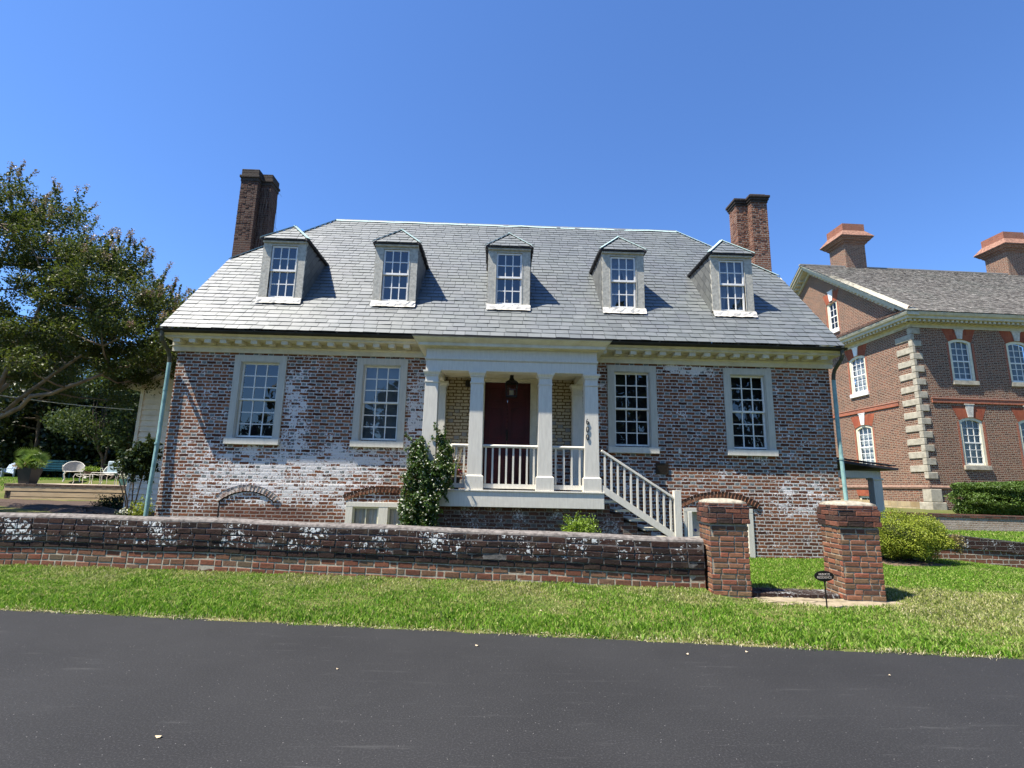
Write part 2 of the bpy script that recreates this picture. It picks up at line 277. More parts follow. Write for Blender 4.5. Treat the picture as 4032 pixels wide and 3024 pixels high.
# ------------------------------------------------------------------ mesh helpers
class MB:
    def __init__(s): s.v=[]; s.f=[]
    def add(s,vs,fs):
        k=len(s.v); s.v+= [tuple(q) for q in vs]; s.f+= [tuple(i+k for i in f) for f in fs]; return s
    def box(s,x0,x1,y0,y1,z0,z1):
        return s.add([(x0,y0,z0),(x1,y0,z0),(x1,y1,z0),(x0,y1,z0),(x0,y0,z1),(x1,y0,z1),(x1,y1,z1),(x0,y1,z1)],
            [(0,3,2,1),(4,5,6,7),(0,1,5,4),(1,2,6,5),(2,3,7,6),(3,0,4,7)])
    def hexa(s,p): return s.add(p,[(0,3,2,1),(4,5,6,7),(0,1,5,4),(1,2,6,5),(2,3,7,6),(3,0,4,7)])
    def prism(s,poly,axis,a,b):
        # poly: 2-D outline, extruded along axis from a to b
        n=len(poly)
        def P(q,t): return (t,q[0],q[1]) if axis=='x' else ((q[0],t,q[1]) if axis=='y' else (q[0],q[1],t))
        vs=[P(q,a) for q in poly]+[P(q,b) for q in poly]
        return s.add(vs,[tuple(range(n))[::-1],tuple(range(n,2*n))]+[(i,(i+1)%n,(i+1)%n+n,i+n) for i in range(n)])
    def tube(s,pts,rad,n=8,cap=True):
        pts=[Vector(p) for p in pts]; k=len(s.v); m=len(pts)
        rs=rad if isinstance(rad,(list,tuple)) else [rad]*m
        up=Vector((0,0,1)); d0=(pts[1]-pts[0]).normalized()
        a=d0.cross(up); a=a.normalized() if a.length>1e-3 else Vector((1,0,0))
        for i,p in enumerate(pts):
            d=(pts[min(i+1,m-1)]-pts[max(i-1,0)]).normalized()
            a=(a-d*a.dot(d)).normalized(); b=d.cross(a)
            for j in range(n):
                t=2*math.pi*j/n; s.v.append(tuple(p+(a*math.cos(t)+b*math.sin(t))*rs[i]))
        for i in range(m-1):
            for j in range(n): s.f.append((k+i*n+j,k+i*n+(j+1)%n,k+(i+1)*n+(j+1)%n,k+(i+1)*n+j))
        if cap: s.f.append(tuple(k+j for j in range(n))[::-1]); s.f.append(tuple(k+(m-1)*n+j for j in range(n)))
        return s
    def bar(s,p,q,w,h):
        p,q=Vector(p),Vector(q); d=(q-p).normalized(); a=d.cross(Vector((0,0,1))); a=a.normalized() if a.length>1e-3 else Vector((1,0,0)); b=a.cross(d)
        o=[(-w/2,-h/2),(w/2,-h/2),(w/2,h/2),(-w/2,h/2)]
        return s.hexa([p+a*x+b*y for x,y in o]+[q+a*x+b*y for x,y in o])
    def quad(s,*p): return s.add(p,[tuple(range(len(p)))])
    def lathe(s,c,prof,n=20):
        k=len(s.v)
        for r,z in prof:
            for j in range(n): t=2*math.pi*j/n; s.v.append((c[0]+r*math.cos(t),c[1]+r*math.sin(t),c[2]+z))
        for i in range(len(prof)-1):
            for j in range(n): s.f.append((k+i*n+j,k+i*n+(j+1)%n,k+(i+1)*n+(j+1)%n,k+(i+1)*n+j))
        return s
def set_uv(me):
    nv=len(me.vertices); co=np.empty(nv*3); me.vertices.foreach_get('co',co); co=co.reshape(-1,3)
    nl=len(me.loops); li=np.empty(nl,int); me.loops.foreach_get('vertex_index',li)
    npoly=len(me.polygons); nr=np.empty(npoly*3); me.polygons.foreach_get('normal',nr); nr=np.abs(nr.reshape(-1,3))
    tot=np.empty(npoly,int); me.polygons.foreach_get('loop_total',tot)
    ln=np.repeat(nr,tot,axis=0); c=co[li]
    u=np.where(ln[:,0]>ln[:,1],c[:,1]+.09,c[:,0]); v=c[:,2].copy()
    top=(ln[:,2]>ln[:,0])&(ln[:,2]>ln[:,1])
    u=np.where(top,c[:,0],u); v=np.where(top,c[:,1],v)
    uv=me.uv_layers.new(name='UVMap'); uv.data.foreach_set('uv',np.stack([u,v],1).ravel())
def obj(name,mb,mat,parent=None,bevel=0,smooth=False,label=None,uv=True):
    me=bpy.data.meshes.new(name); me.from_pydata(mb.v,[],mb.f); me.update()
    if uv: set_uv(me)
    me.materials.append(MT[mat] if isinstance(mat,str) else mat)
    o=bpy.data.objects.new(name,me); COL.objects.link(o)
    if parent is not None: o.parent=parent
    if bevel:
        b=o.modifiers.new('bevel','BEVEL'); b.width=bevel; b.segments=2; b.limit_method='ANGLE'; b.angle_limit=R(40)
    if smooth: me.polygons.foreach_set('use_smooth',[True]*len(me.polygons))
    if label: o['label']=label
    return o
def thing(name,label,cat,loc=(0,0,0),rz=0,group=None):
    o=bpy.data.objects.new(name,None); COL.objects.link(o); o.location=loc; o.rotation_euler=(0,0,rz); o.empty_display_size=.2
    return tag(o,label,cat,group)
def tag(o,label=None,cat=None,group=None,kind=None):
    if label: o['label']=label
    if cat: o['category']=cat
    if group: o['group']=group
    if kind: o['kind']=kind
    return o
def dup(o,parent=None,loc=None,rz=None,label=None,group=None):
    c=o.copy(); COL.objects.link(c); 
    if parent is not None: c.parent=parent
    if loc is not None: c.location=loc
    if rz is not None: c.rotation_euler=(0,0,rz)
    if label: c['label']=label
    if group: c['group']=group
    for ch in list(o.children): dup(ch,c)
    return c
def text_mesh(body,size,extr,mat,parent,name,mtx,spacing=1.0,align='CENTER',bold=0.0):
    cu=bpy.data.curves.new(name,'FONT'); cu.body=body; cu.size=size; cu.extrude=extr; cu.align_x=align; cu.align_y='CENTER'; cu.space_character=spacing; cu.offset=bold
    t=bpy.data.objects.new('tmp',cu); COL.objects.link(t); bpy.context.view_layer.update()
    me=bpy.data.meshes.new_from_object(t.evaluated_get(bpy.context.evaluated_depsgraph_get())); bpy.data.objects.remove(t)
    me.transform(mtx); me.name=name; me.materials.clear(); me.materials.append(MT[mat])
    o=bpy.data.objects.new(name,me); COL.objects.link(o); o.parent=parent; return o
def npmesh(name,V,F,mat,parent=None):
    me=bpy.data.meshes.new(name); k=F.shape[1]; n=len(F)
    me.vertices.add(len(V)); me.vertices.foreach_set('co',V.astype(np.float32).ravel())
    me.loops.add(n*k); me.loops.foreach_set('vertex_index',F.astype(np.int32).ravel())
    me.polygons.add(n); me.polygons.foreach_set('loop_start',np.arange(0,n*k,k,dtype=np.int32)); 
    me.update(calc_edges=True); me.materials.append(MT[mat] if isinstance(mat,str) else mat)
    o=bpy.data.objects.new(name,me); COL.objects.link(o)
    if parent is not None: o.parent=parent
    return o
def leaves(name,P,size,mat,parent=None,asp=.5,up=.35,jit=.35,outward=None):
    """leaf-sized rhombic faces at the points P"""
    n=len(P); d=RNG.normal(size=(n,3)); 
    if outward is not None: d+=outward
    d[:,2]-=.1; d/=np.linalg.norm(d,axis=1)[:,None]+1e-9
    nn=RNG.normal(size=(n,3)); nn[:,2]+=up*3; s=np.cross(d,nn); s/=np.linalg.norm(s,axis=1)[:,None]+1e-9
    L=size*(1+jit*RNG.uniform(-1,1,size=n)); L=L[:,None]; w=L*asp*.5
    nrm=np.cross(s,d)
    V=np.stack([P-d*L*.5,P+s*w+nrm*L*.06,P+d*L*.5,P-s*w+nrm*L*.06],1).reshape(-1,3)
    F=np.arange(4*n).reshape(-1,4); return npmesh(name,V,F,mat,parent)
MT['l_myrtle']=leaf_mat('myrtle_leaf',[(.022,.038,.010),(.05,.075,.017),(.035,.055,.014),(.085,.105,.022),(.045,.06,.02),(.12,.10,.03)],.28,.5,.25)
MT['l_bloss']=leaf_mat('myrtle_blossom',[(.30,.17,.14),(.22,.15,.10),(.36,.22,.19),(.20,.14,.06)],.3)
MT['l_dark']=leaf_mat('dark_tree_leaf',[(.008,.014,.005),(.018,.032,.008),(.012,.022,.007),(.035,.055,.013)],.14,.45,.35)
MT['l_mid']=leaf_mat('glossy_tree_leaf',[(.025,.045,.015),(.05,.075,.03),(.035,.06,.02),(.085,.11,.05)],.2,.5,.15)
MT['l_camel']=leaf_mat('glossy_shrub_leaf',[(.01,.022,.009),(.022,.04,.015),(.014,.03,.012)],.12,.5,.12)
MT['l_jas']=leaf_mat('jasmine_leaf',[(.02,.045,.012),(.05,.10,.02),(.03,.065,.015),(.10,.17,.035)],.22,.4,.3)
MT['petal']=leaf_mat('white_petal',[(.78,.78,.62),(.70,.70,.60)],.3)
MT['l_bush']=leaf_mat('yellow_green_bush_leaf',[(.14,.19,.018),(.26,.31,.03),(.19,.25,.025),(.36,.38,.05)],.25,.5,.3)
MT['l_bushr']=leaf_mat('browned_bush_leaf',[(.22,.14,.07),(.17,.17,.04),(.28,.17,.10)],.2)
MT['l_box']=leaf_mat('clipped_hedge_leaf',[(.045,.09,.014),(.09,.155,.024),(.065,.12,.02),(.13,.20,.04)],.18,.45,.35)
MT['l_lime']=leaf_mat('lime_shrub_leaf',[(.16,.26,.02),(.22,.33,.03),(.12,.20,.02)],.35,.4)
MT['l_palm']=leaf_mat('palm_frond',[(.09,.17,.03),(.16,.26,.05),(.24,.34,.10)],.3,.35,.5)
MT['l_red']=leaf_mat('orange_foliage',[(.30,.09,.03),(.16,.12,.03),(.25,.14,.04)],.3)
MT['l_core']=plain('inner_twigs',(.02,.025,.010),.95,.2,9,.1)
def wall_grid(mb,x0,x1,z0,z1,holes,y,thick,axis='y',s=1):
    """wall sheet with rectangular openings and their reveals; y is the outer plane, thick goes inwards"""
    xs=sorted({x0,x1,*[h[0] for h in holes],*[h[1] for h in holes]}); zs=sorted({z0,z1,*[h[2] for h in holes],*[h[3] for h in holes]})
    P=(lambda x,z,d=0:(x,y+d,z)) if axis=='y' else (lambda x,z,d=0:(y+d,x,z))
    for a,b in zip(xs,xs[1:]):
        for c,d in zip(zs,zs[1:]):
            mx,mz=(a+b)/2,(c+d)/2
            if any(h[0]<mx<h[1] and h[2]<mz<h[3] for h in holes): continue
            mb.quad(P(a,c),P(b,c),P(b,d),P(a,d))
    for h in holes:
        a,b,c,d=h[:4]
        for p,q in (((a,c),(b,c)),((b,c),(b,d)),((b,d),(a,d)),((a,d),(a,c))): mb.quad(P(*p),P(*q),P(*q,thick),P(*p,thick))
    return mb
def brick_face(m,P,x0,x1,z0,z1,course,units,joint=.012,out=.010,jit=.003,off=0):
    """rows of separate, slightly uneven bricks; P(x,z,d) maps face coordinates and outward distance to a point"""
    z=z0; r=off
    while z<z1-.02:
        zt=min(z+course,z1); x=x0-(units[0] if r%2 else units[0]*.45)*random.uniform(.9,1.0); k=r
        while x<x1:
            w=units[k%len(units)]; k+=1; a=max(x+joint/2,x0+.001); b_=min(x+w-joint/2,x1-.001); x+=w
            if b_-a<.03: continue
            J=lambda: random.uniform(-jit,jit)
            o=out+random.uniform(-.004,.004); c=.006; za,zb=z+joint/2,zt-joint/2
            q=[(a+J(),za+J()),(b_+J(),za+J()),(b_+J(),zb+J()),(a+J(),zb+J())]; cx=(a+b_)/2; cz=(za+zb)/2; k0=len(m.v)
            m.v+=[P(p[0],p[1],-.004) for p in q]+[P(p[0],p[1],o-.004) for p in q]+[P(p[0]+(c if p[0]<cx else -c),p[1]+(c if p[1]<cz else -c),o+J()*.5) for p in q]
            for L0,L1 in ((0,4),(4,8)):
                for i in range(4): m.f.append((k0+L0+i,k0+L0+(i+1)%4,k0+L1+(i+1)%4,k0+L1+i))
            m.f.append((k0+8,k0+9,k0+10,k0+11))
        z+=course; r+=1
    return m
# ------------------------------------------------------------------ terrain
def sst(a,b,x):
    t=np.clip((x-a)/(b-a),0,1); return t*t*(3-2*t)
def road_y(x): return -5.66-.126*x
def wall_y(x): return -3.84-.102*(x-3.13)
def ground_h(x,y):
    x=np.asarray(x,float); y=np.asarray(y,float)
    re=road_y(x); wy=wall_y(x)
    t=np.clip((y-re)/(wy-re),0,1)
    basew=np.where(x<3.2,.19,.19-.07*sst(3.1,3.4,x)*(1-sst(5.6,6.4,x)))
    h=.015+t*(basew-.015)
    # behind the wall
    inner=.165+0*x
    left=sst(-6.5,-9.0,x)
    lz=np.interp(y,[-2.5,4.5,8,10.5,13,14.3,17,40],[.3,.50,.52,.55,1.1,1.42,1.47,1.6])
    inner=inner*(1-left)+lz*left
    r=sst(8.5,10.5,x)
    low=.17-.10*np.clip(x-10.2,0,6)+.0*y
    low=np.maximum(low,-.6)
    up=np.interp(y,[.55,.75,4.9,5.4,9],[0,.40,.50,.85,.95]); 
    rz=np.where(y<.55,low,np.maximum(low,0)+0+up*1.0)
    inner=inner*(1-r)+rz*r
    back=sst(9,16,y)*(1-left)*(1-r)*.5
    inner=inner+back
    k=sst(0,.5,y-wy)
    h=np.where(y>wy,h*(1-k)+inner*k,h)
    h=np.where(y<re,.0-.03,h)
    # lawn strip right of the drive follows the falling ground
    drop=np.clip(x-9,0,8)*-.035*np.clip(1-t,0,1)*0
    return h+drop
# ------------------------------------------------------------------ ground, road, grass
def build_ground():
    xs=np.concatenate([np.linspace(-900,-60,12)[:-1],np.linspace(-60,-24,19)[:-1],np.linspace(-24,24,193)[:-1],np.linspace(24,60,19)[:-1],np.linspace(60,900,12)])
    ys=np.concatenate([np.linspace(-600,-30,8)[:-1],np.linspace(-30,-9,12)[:-1],np.linspace(-9,16,201)[:-1],np.linspace(16,60,30)[:-1],np.linspace(60,900,12)])
    X,Y=np.meshgrid(xs,ys); Z=ground_h(X,Y); V=np.stack([X,Y,Z],-1).reshape(-1,3)
    nx,ny=len(xs),len(ys); i=np.arange(nx*ny).reshape(ny,nx); F=np.stack([i[:-1,:-1],i[:-1,1:],i[1:,1:],i[1:,:-1]],-1).reshape(-1,4)
    b=NB('lawn_soil'); tc=b.n('ShaderNodeTexCoord'); v=tc.outputs['Object']
    n1=b.noise(v,1.1,4).outputs[0]; n2=b.noise(v,40,4).outputs[0]
    col=b.mix(b.rng(n1,.4,.65),(.07,.10,.02,1),(.13,.13,.045,1)); col=b.mix(b.rng(n2,.45,.7),col,(.15,.12,.06,1))
    g=npmesh('ground',V,F,b.out(col,.95,.1,n2,.6,.02)); tag(g,kind='structure')
build_ground()
def asphalt():
    b=NB('sealed_asphalt'); tc=b.n('ShaderNodeTexCoord'); v=tc.outputs['Object']
    n1=b.noise(v,70,4,.75).outputs[0]; n2=b.noise(v,.7,4,.6).outputs[0]; n3=b.noise(v,9,5,.7).outputs[0]
    mp=b.n('ShaderNodeMapping'); mp.inputs['Scale'].default_value=(.5,5,1); mp.inputs['Rotation'].default_value=(0,0,.126); b.t.links.new(v,mp.inputs[0]); n4=b.noise(mp.outputs[0],2.2,5,.7).outputs[0]
    vo=b.n('ShaderNodeTexVoronoi'); vo.inputs['Scale'].default_value=34; b.t.links.new(v,vo.inputs['Vector']); 
    wn=b.n('ShaderNodeTexWhiteNoise'); b.t.links.new(vo.outputs['Position'],wn.inputs['Vector'])
    spk=b.math('MULTIPLY',b.math('LESS_THAN',vo.outputs['Distance'],.10),b.math('GREATER_THAN',wn.outputs[0],.86))
    col=b.mix(b.rng(n2,.3,.7),(.020,.020,.021,1),(.026,.026,.027,1)); col=b.mix(b.math('MULTIPLY',b.rng(n1,.5,.7),.75),col,(.060,.060,.062,1)); col=b.mix(b.math('MULTIPLY',b.rng(n1,.5,.25),.5),col,(.012,.012,.013,1))
    col=b.mix(b.math('MULTIPLY',b.rng(n4,.58,.72),.55),col,(.06,.06,.06,1)); col=b.mix(b.math('MULTIPLY',spk,.8),col,(.30,.29,.28,1))
    return b.out(col,.75,.22,b.math('ADD',n1,b.math('MULTIPLY',n3,.3)),.45,.006)
mb=MB(); xs=np.concatenate([[-300,-60],np.arange(-20,20.1,.25),[60,300]]); 
rr=np.random.default_rng(3)
k=0; top=[]; 
for x in xs:
    e=road_y(x)+ (rr.normal()*.018 if abs(x)<21 else 0)
    top.append((x,e))
for (a,e),(b_,e2) in zip(top,top[1:]): mb.quad((a,road_y(a)-9,0),(b_,road_y(b_)-9,0),(b_,e2,0),(a,e,0))
rd=obj('road',mb,asphalt()); tag(rd,kind='structure')
# far side of the road
def grass_mesh(name,n,xr,yr,keep,hh,mat,wid=.006):
    x=RNG.uniform(*xr,n); y=RNG.uniform(*yr,n); k=keep(x,y); x,y=x[k],y[k]; n=len(x); z=ground_h(x,y)
    h=hh(x,y)*RNG.uniform(.55,1.25,n); a=RNG.uniform(0,2*np.pi,n); lean=RNG.uniform(.15,.85,n)*h
    w=wid*RNG.uniform(.7,1.5,n); ca,sa=np.cos(a),np.sin(a); b=RNG.uniform(0,2*np.pi,n); cb,sb=np.cos(b),np.sin(b)
    p=np.stack([x,y,z-.005],1)
    q0=p+np.stack([ca*w,sa*w,0*w],1); q1=p-np.stack([ca*w,sa*w,0*w],1)
    mid=p+np.stack([cb*lean*.35,sb*lean*.35,h*.6],1); m0=mid+np.stack([ca*w,sa*w,0*w],1)*.8; m1=mid-np.stack([ca*w,sa*w,0*w],1)*.8
    t=p+np.stack([cb*lean,sb*lean,h*.92],1)
    V=np.stack([q0,q1,m1,t,m0],1).reshape(-1,3); F=np.arange(5*n).reshape(-1,5)
    return npmesh(name,V,F,mat)
def grass_material():
    b=NB('grass_blade'); g=b.n('ShaderNodeNewGeometry'); tc=b.n('ShaderNodeTexCoord')
    c1=b.ramp(g.outputs['Random Per Island'],[(0,(.07,.17,.012)),(.35,(.14,.30,.02)),(.65,(.22,.39,.04)),(.88,(.32,.45,.08)),(1,(.55,.50,.22))])
    c2=b.ramp(g.outputs['Random Per Island'],[(0,(.15,.21,.035)),(.3,(.27,.33,.07)),(.6,(.38,.40,.13)),(.85,(.52,.48,.25)),(1,(.65,.58,.38))])
    n1=b.noise(tc.outputs['Object'],.9,3,.6).outputs[0]; n2=b.noise(tc.outputs['Object'],4.5,3).outputs[0]
    s=b.n('ShaderNodeSeparateXYZ'); b.t.links.new(tc.outputs['Object'],s.inputs[0])
    # distance from the road edge towards the wall: the lawn dries out under the wall and to the right
    dd=b.math('ADD',b.math('ADD',s.outputs[1],5.66),b.math('MULTIPLY',s.outputs[0],.126))
    dry=b.math('MULTIPLY',b.math('MULTIPLY',b.rng(dd,.7,1.9),b.rng(dd,3.2,2.4)),.13)
    dry=b.math('ADD',dry,b.math('MULTIPLY',b.math('MULTIPLY',b.rng(s.outputs[0],4.5,6.5),b.rng(dd,3.6,2.6)),.14))
    t=b.math('ADD',b.math('ADD',b.math('MULTIPLY',n1,.6),b.math('MULTIPLY',n2,.4)),dry)
    col=b.mix(b.rng(t,.50,.72),c1,c2)
    p=b.n('ShaderNodeBsdfPrincipled'); b.inp(p,'Base Color',col); b.inp(p,'Roughness',.55); b.inp(p,'Specular IOR Level',.25)
    tr=b.n('ShaderNodeBsdfTranslucent'); b.inp(tr,0,col); mx=b.n('ShaderNodeMixShader'); mx.inputs[0].default_value=.35
    b.t.links.new(p.outputs[0],mx.inputs[1]); b.t.links.new(tr.outputs[0],mx.inputs[2]); o=b.n('ShaderNodeOutputMaterial'); b.t.links.new(mx.outputs[0],o.inputs[0]); return b.m
MT['grass']=grass_material()
def thin(x,y,s=1.3): 
    return (np.sin(x*5.1+1.3*np.sin(y*4))+np.sin(y*6.3+x*2.1)+RNG.normal(size=len(x))*.9)>-s
def k_front(x,y):
    e=road_y(x); w=np.where((x<3.15)&(x>-40),wall_y(x)-.02,99)
    return (y>e-.045+.03*np.sin(x*9)+.02*np.sin(x*31))&(y<np.minimum(w,wall_y(x)+.0))&thin(x,y,2.2)&~((x>3.1)&(x<5.7)&(y>wall_y(x)-.42-.12*np.sin(x*3)))
def hh(x,y): return .040+.014*np.sin(x*7+2*np.sin(y*5))*np.sin(y*9+x*3)+.026*np.exp(-((y-road_y(x)-.25)/.28)**2)+.01*np.sin(x*2.1)*np.sin(y*3)
tag(grass_mesh('lawn_grass',330000,(-9.5,9.5),(-7.2,-2.2),k_front,hh,'grass',.0052),'short green grass strip between the brick garden wall and the asphalt road','grass',kind='stuff')
MT['straw']=leaf_mat('dry_grass_clipping',[(.62,.54,.36),(.45,.38,.22),(.70,.64,.48),(.30,.30,.12)],.2,.8,.1)
def clip_pts(n):
    x=RNG.uniform(-9,9.5,n); x=x[(np.sin(x*3.1)+np.sin(x*7.7+1)+RNG.normal(size=len(x))*.7)>-.6]; y=road_y(x)+RNG.normal(size=len(x))*.035-.01; return np.stack([x,y,np.maximum(ground_h(x,y),0)+.008+np.abs(RNG.normal(size=len(x)))*.006],1)
o=leaves('dry_clippings',clip_pts(4500),.035,'straw',None,.16,2.5); tag(o,'pale dry grass clippings strewn along the edge of the asphalt','clippings',kind='stuff')
def k_side(x,y):
    return (y>=wall_y(x))&(((x>3.7)&(y<-.05)&(x<8.2))|((x>=8.2)&(y<.25)))&~((x>8.15)&(x<9.6)&(y>-.95)&(y<.6))&~((x>4.8)&(x<5.7)&(y<wall_y(x)+.42))&~((x<5.)&(y<wall_y(x)+.15))&thin(x,y,2.0)
tag(grass_mesh('side_lawn_grass',150000,(3.6,13),(-5,.3),k_side,lambda x,y:.045+0*x,'grass',.006),'sunny lawn behind the gate pillars beside the brick house and round bush','grass',kind='stuff')
def k_left(x,y): return (x<-7.6)&(x>-30)&~((x>-21.5)&(x<-14)&(y>10.2)&(y<14.8))&~((y>3.9+.35*(x+16)*-.25)&(y<11)&(x>-19)&(x<-13))&(y>-1.5)&~((x>-12.5)&(y>1.5)&(y<11))
tag(grass_mesh('yard_grass',120000,(-30,-7.6),(-1.5,20),k_left,lambda x,y:.06+0*x,'grass',.012),'green lawn of the left yard around the wooden deck','grass',kind='stuff')
tag(grass_mesh('terrace_grass',40000,(9.6,19),(.6,4.95),lambda x,y:x>9.6,lambda x,y:.06+0*x,'grass',.01),'grass strip between the two low brick terrace walls at right','grass',kind='stuff')
# mulch, worn dirt at the gate
def patch(name,pts,mat,dz,n=2,lump=.0):
    cx=sum(p[0] for p in pts)/len(pts); cy=sum(p[1] for p in pts)/len(pts); V=[];F=[]; K=8; N=len(pts)*6
    ring=[]
    for i in range(len(pts)):
        a,b=pts[i],pts[(i+1)%len(pts)]
        for j in range(6): ring.append((a[0]+(b[0]-a[0])*j/6+RNG.normal()*.03,a[1]+(b[1]-a[1])*j/6+RNG.normal()*.03))
    for k in range(K+1):
        for p in ring: 
            x=cx+(p[0]-cx)*k/K; y=cy+(p[1]-cy)*k/K
            V.append((x,y,float(ground_h(x,y))+dz*(1-(k/K)**4)-.004*(k==K)*3+lump*abs(RNG.normal())*(k<K)))
    for k in range(K):
        for j in range(N): F.append((k*N+j,k*N+(j+1)%N,(k+1)*N+(j+1)%N,(k+1)*N+j))
    m=MB(); m.v=V; m.f=[f[::-1] for f in F]; o=obj(name,m,mat); tag(o,kind='structure'); return o
patch('mulch_bed',[(-21.5,10.4),(-18,8.2),(-14.8,6.2),(-12.2,4.3),(-10.2,2.2),(-8.2,.4),(-7.5,.6),(-7.6,4.5),(-10.5,5.4),(-13.5,8),(-14.8,10.9),(-20.5,11.1)],'mulch',.07,lump=.04)
patch('bush_bed',[(8.1,-.75),(8.8,-1.05),(9.5,-.7),(9.7,0),(9.3,.5),(8.3,.6),(7.9,0)],'mulch2',.03,lump=.015)
patch('worn_ground',[(3.45,-4.35),(4.2,-4.5),(5.0,-4.62),(5.75,-4.55),(5.75,-4.25),(5.1,-4.1),(4.4,-4.0),(3.7,-4.0)],'dirt',.012,lump=.006)
# scattered debris on the lawn and road
for i,(x,y,z,s) in enumerate([(-.45,-5.35,.06,.05),(.05,-5.45,.05,.07),(-.15,-6.15,.006,.05),(1.95,-6.35,.006,.045),(2.6,-6.25,.006,.04),(-2.1,-8.2,.006,.05),(.6,-5.0,.10,.05),(-1.35,-6.9,.006,.028),(3.6,-6.9,.006,.03)]):
    m=MB(); n=7; m.v=[(s*.5*math.cos(t)*(1 if q%2 else .8),s*.28*math.sin(t)*(1 if q%2 else 1.2),.004+.006*math.cos(2*t)) for q,t in enumerate(np.linspace(0,6.283,n,endpoint=False))]; m.f=[tuple(range(n))]
    o=obj('fallen_leaf',m,'dryleaf'); o.location=(x,y,z); o.rotation_euler=(0,0,i*1.3)
    where=['leftmost of the pale leaves lying in the grass below the porch','large pale leaf in the grass at the road edge below the porch','pale leaf on the asphalt just below the grass under the porch','pale leaf on the asphalt left of the gate pillars','pale leaf on the asphalt below the left gate pillar','single pale leaf alone on the asphalt at lower left','pale twig leaf in the grass near the middle of the wall','tiny pale leaf on the asphalt left of centre','tiny pale leaf on the asphalt below the oval sign'][i]
    tag(o,where,'leaf','dry leaves on the ground')
# ------------------------------------------------------------------ garden wall and gate pillars
wr=-math.atan(.102)
gw=thing('garden_wall','long low brick garden wall with lichen spotted dark top courses along the lawn','wall',(3.13,-3.84,0),wr)
def wob(L,y,z,amp=.006): return y+amp*math.sin(L*1.7)+amp*.6*math.sin(L*4.1+1)
m=MB()
N=44; xsw=[-14+14*i/N for i in range(N+1)]; 
def wtop(x): return .875+.095*min(1,max(0,(-x-.5)/7.5))+.006*math.sin(x*2.3)
for name,mat,prof in (('wall_body','mort',lambda t:[(0,-.1),(0,t-.50),(.35,t-.50),(.35,-.1)]),('top_courses','mortd',lambda t:[(-.0,t-.498),(-.012,t-.40),(-.028,t-.395),(-.03,t-.26),(-.012,t-.25),(-.006,t-.03),(.356,t-.03),(.36,t-.498)]),('mortar_coping','gtop',lambda t:[(-.010,t-.028),(.0,t+.0),(.06,t+.022),(.18,t+.032),(.30,t+.022),(.36,t-.028)])):
    m=MB(); ps=[[(x,wob(x,p[0],0,.008)+ (RNG.normal()*.002),p[1]) for p in prof(wtop(x))] for x in xsw]; n=len(ps[0])
    for r0 in ps: m.v+=r0
    for i in range(N):
        for j in range(n): m.f.append((i*n+j,(i+1)*n+j,(i+1)*n+(j+1)%n,i*n+(j+1)%n))
    m.f.append(tuple(range(n))); m.f.append(tuple(N*n+j for j in range(n))[::-1]); obj(name,m,mat,gw)
m=MB(); wt=lambda x,k: wtop(x)-.875
brick_face(m,lambda x,z,d:(x,wob(x,0,0,.008)-d+.004,z+wtop(x)-.875),-14,-.005,-.12+.875-.875,.372,.099,[.245,.245,.125,.245,.245,.245,.125],.021)
o=obj('face_bricks',m,'bg_body',gw)
m=MB(); 
for k,(yo) in enumerate((-.012,-.026,-.034,-.028,-.006)):
    z0=.378+k*.0935; brick_face(m,lambda x,z,d:(x,wob(x,0,0,.008)+yo-d+.004,z+wtop(x)-.875+.004*math.sin(x*3+k)),-14,-.005,z0,z0+.0935,.0935,[.25,.27,.25,.23] if k%2 else [.26,.24,.27],.018,off=k,out=.012,jit=.005)
obj('coping_bricks',m,'bg_top',gw)
m=MB(); brick_face(m,lambda y,z,d:(d-.004,y,z),0,.35,-.1,.37,.099,[.24,.12],.014); obj('end_bricks',m,'bg_body',gw)
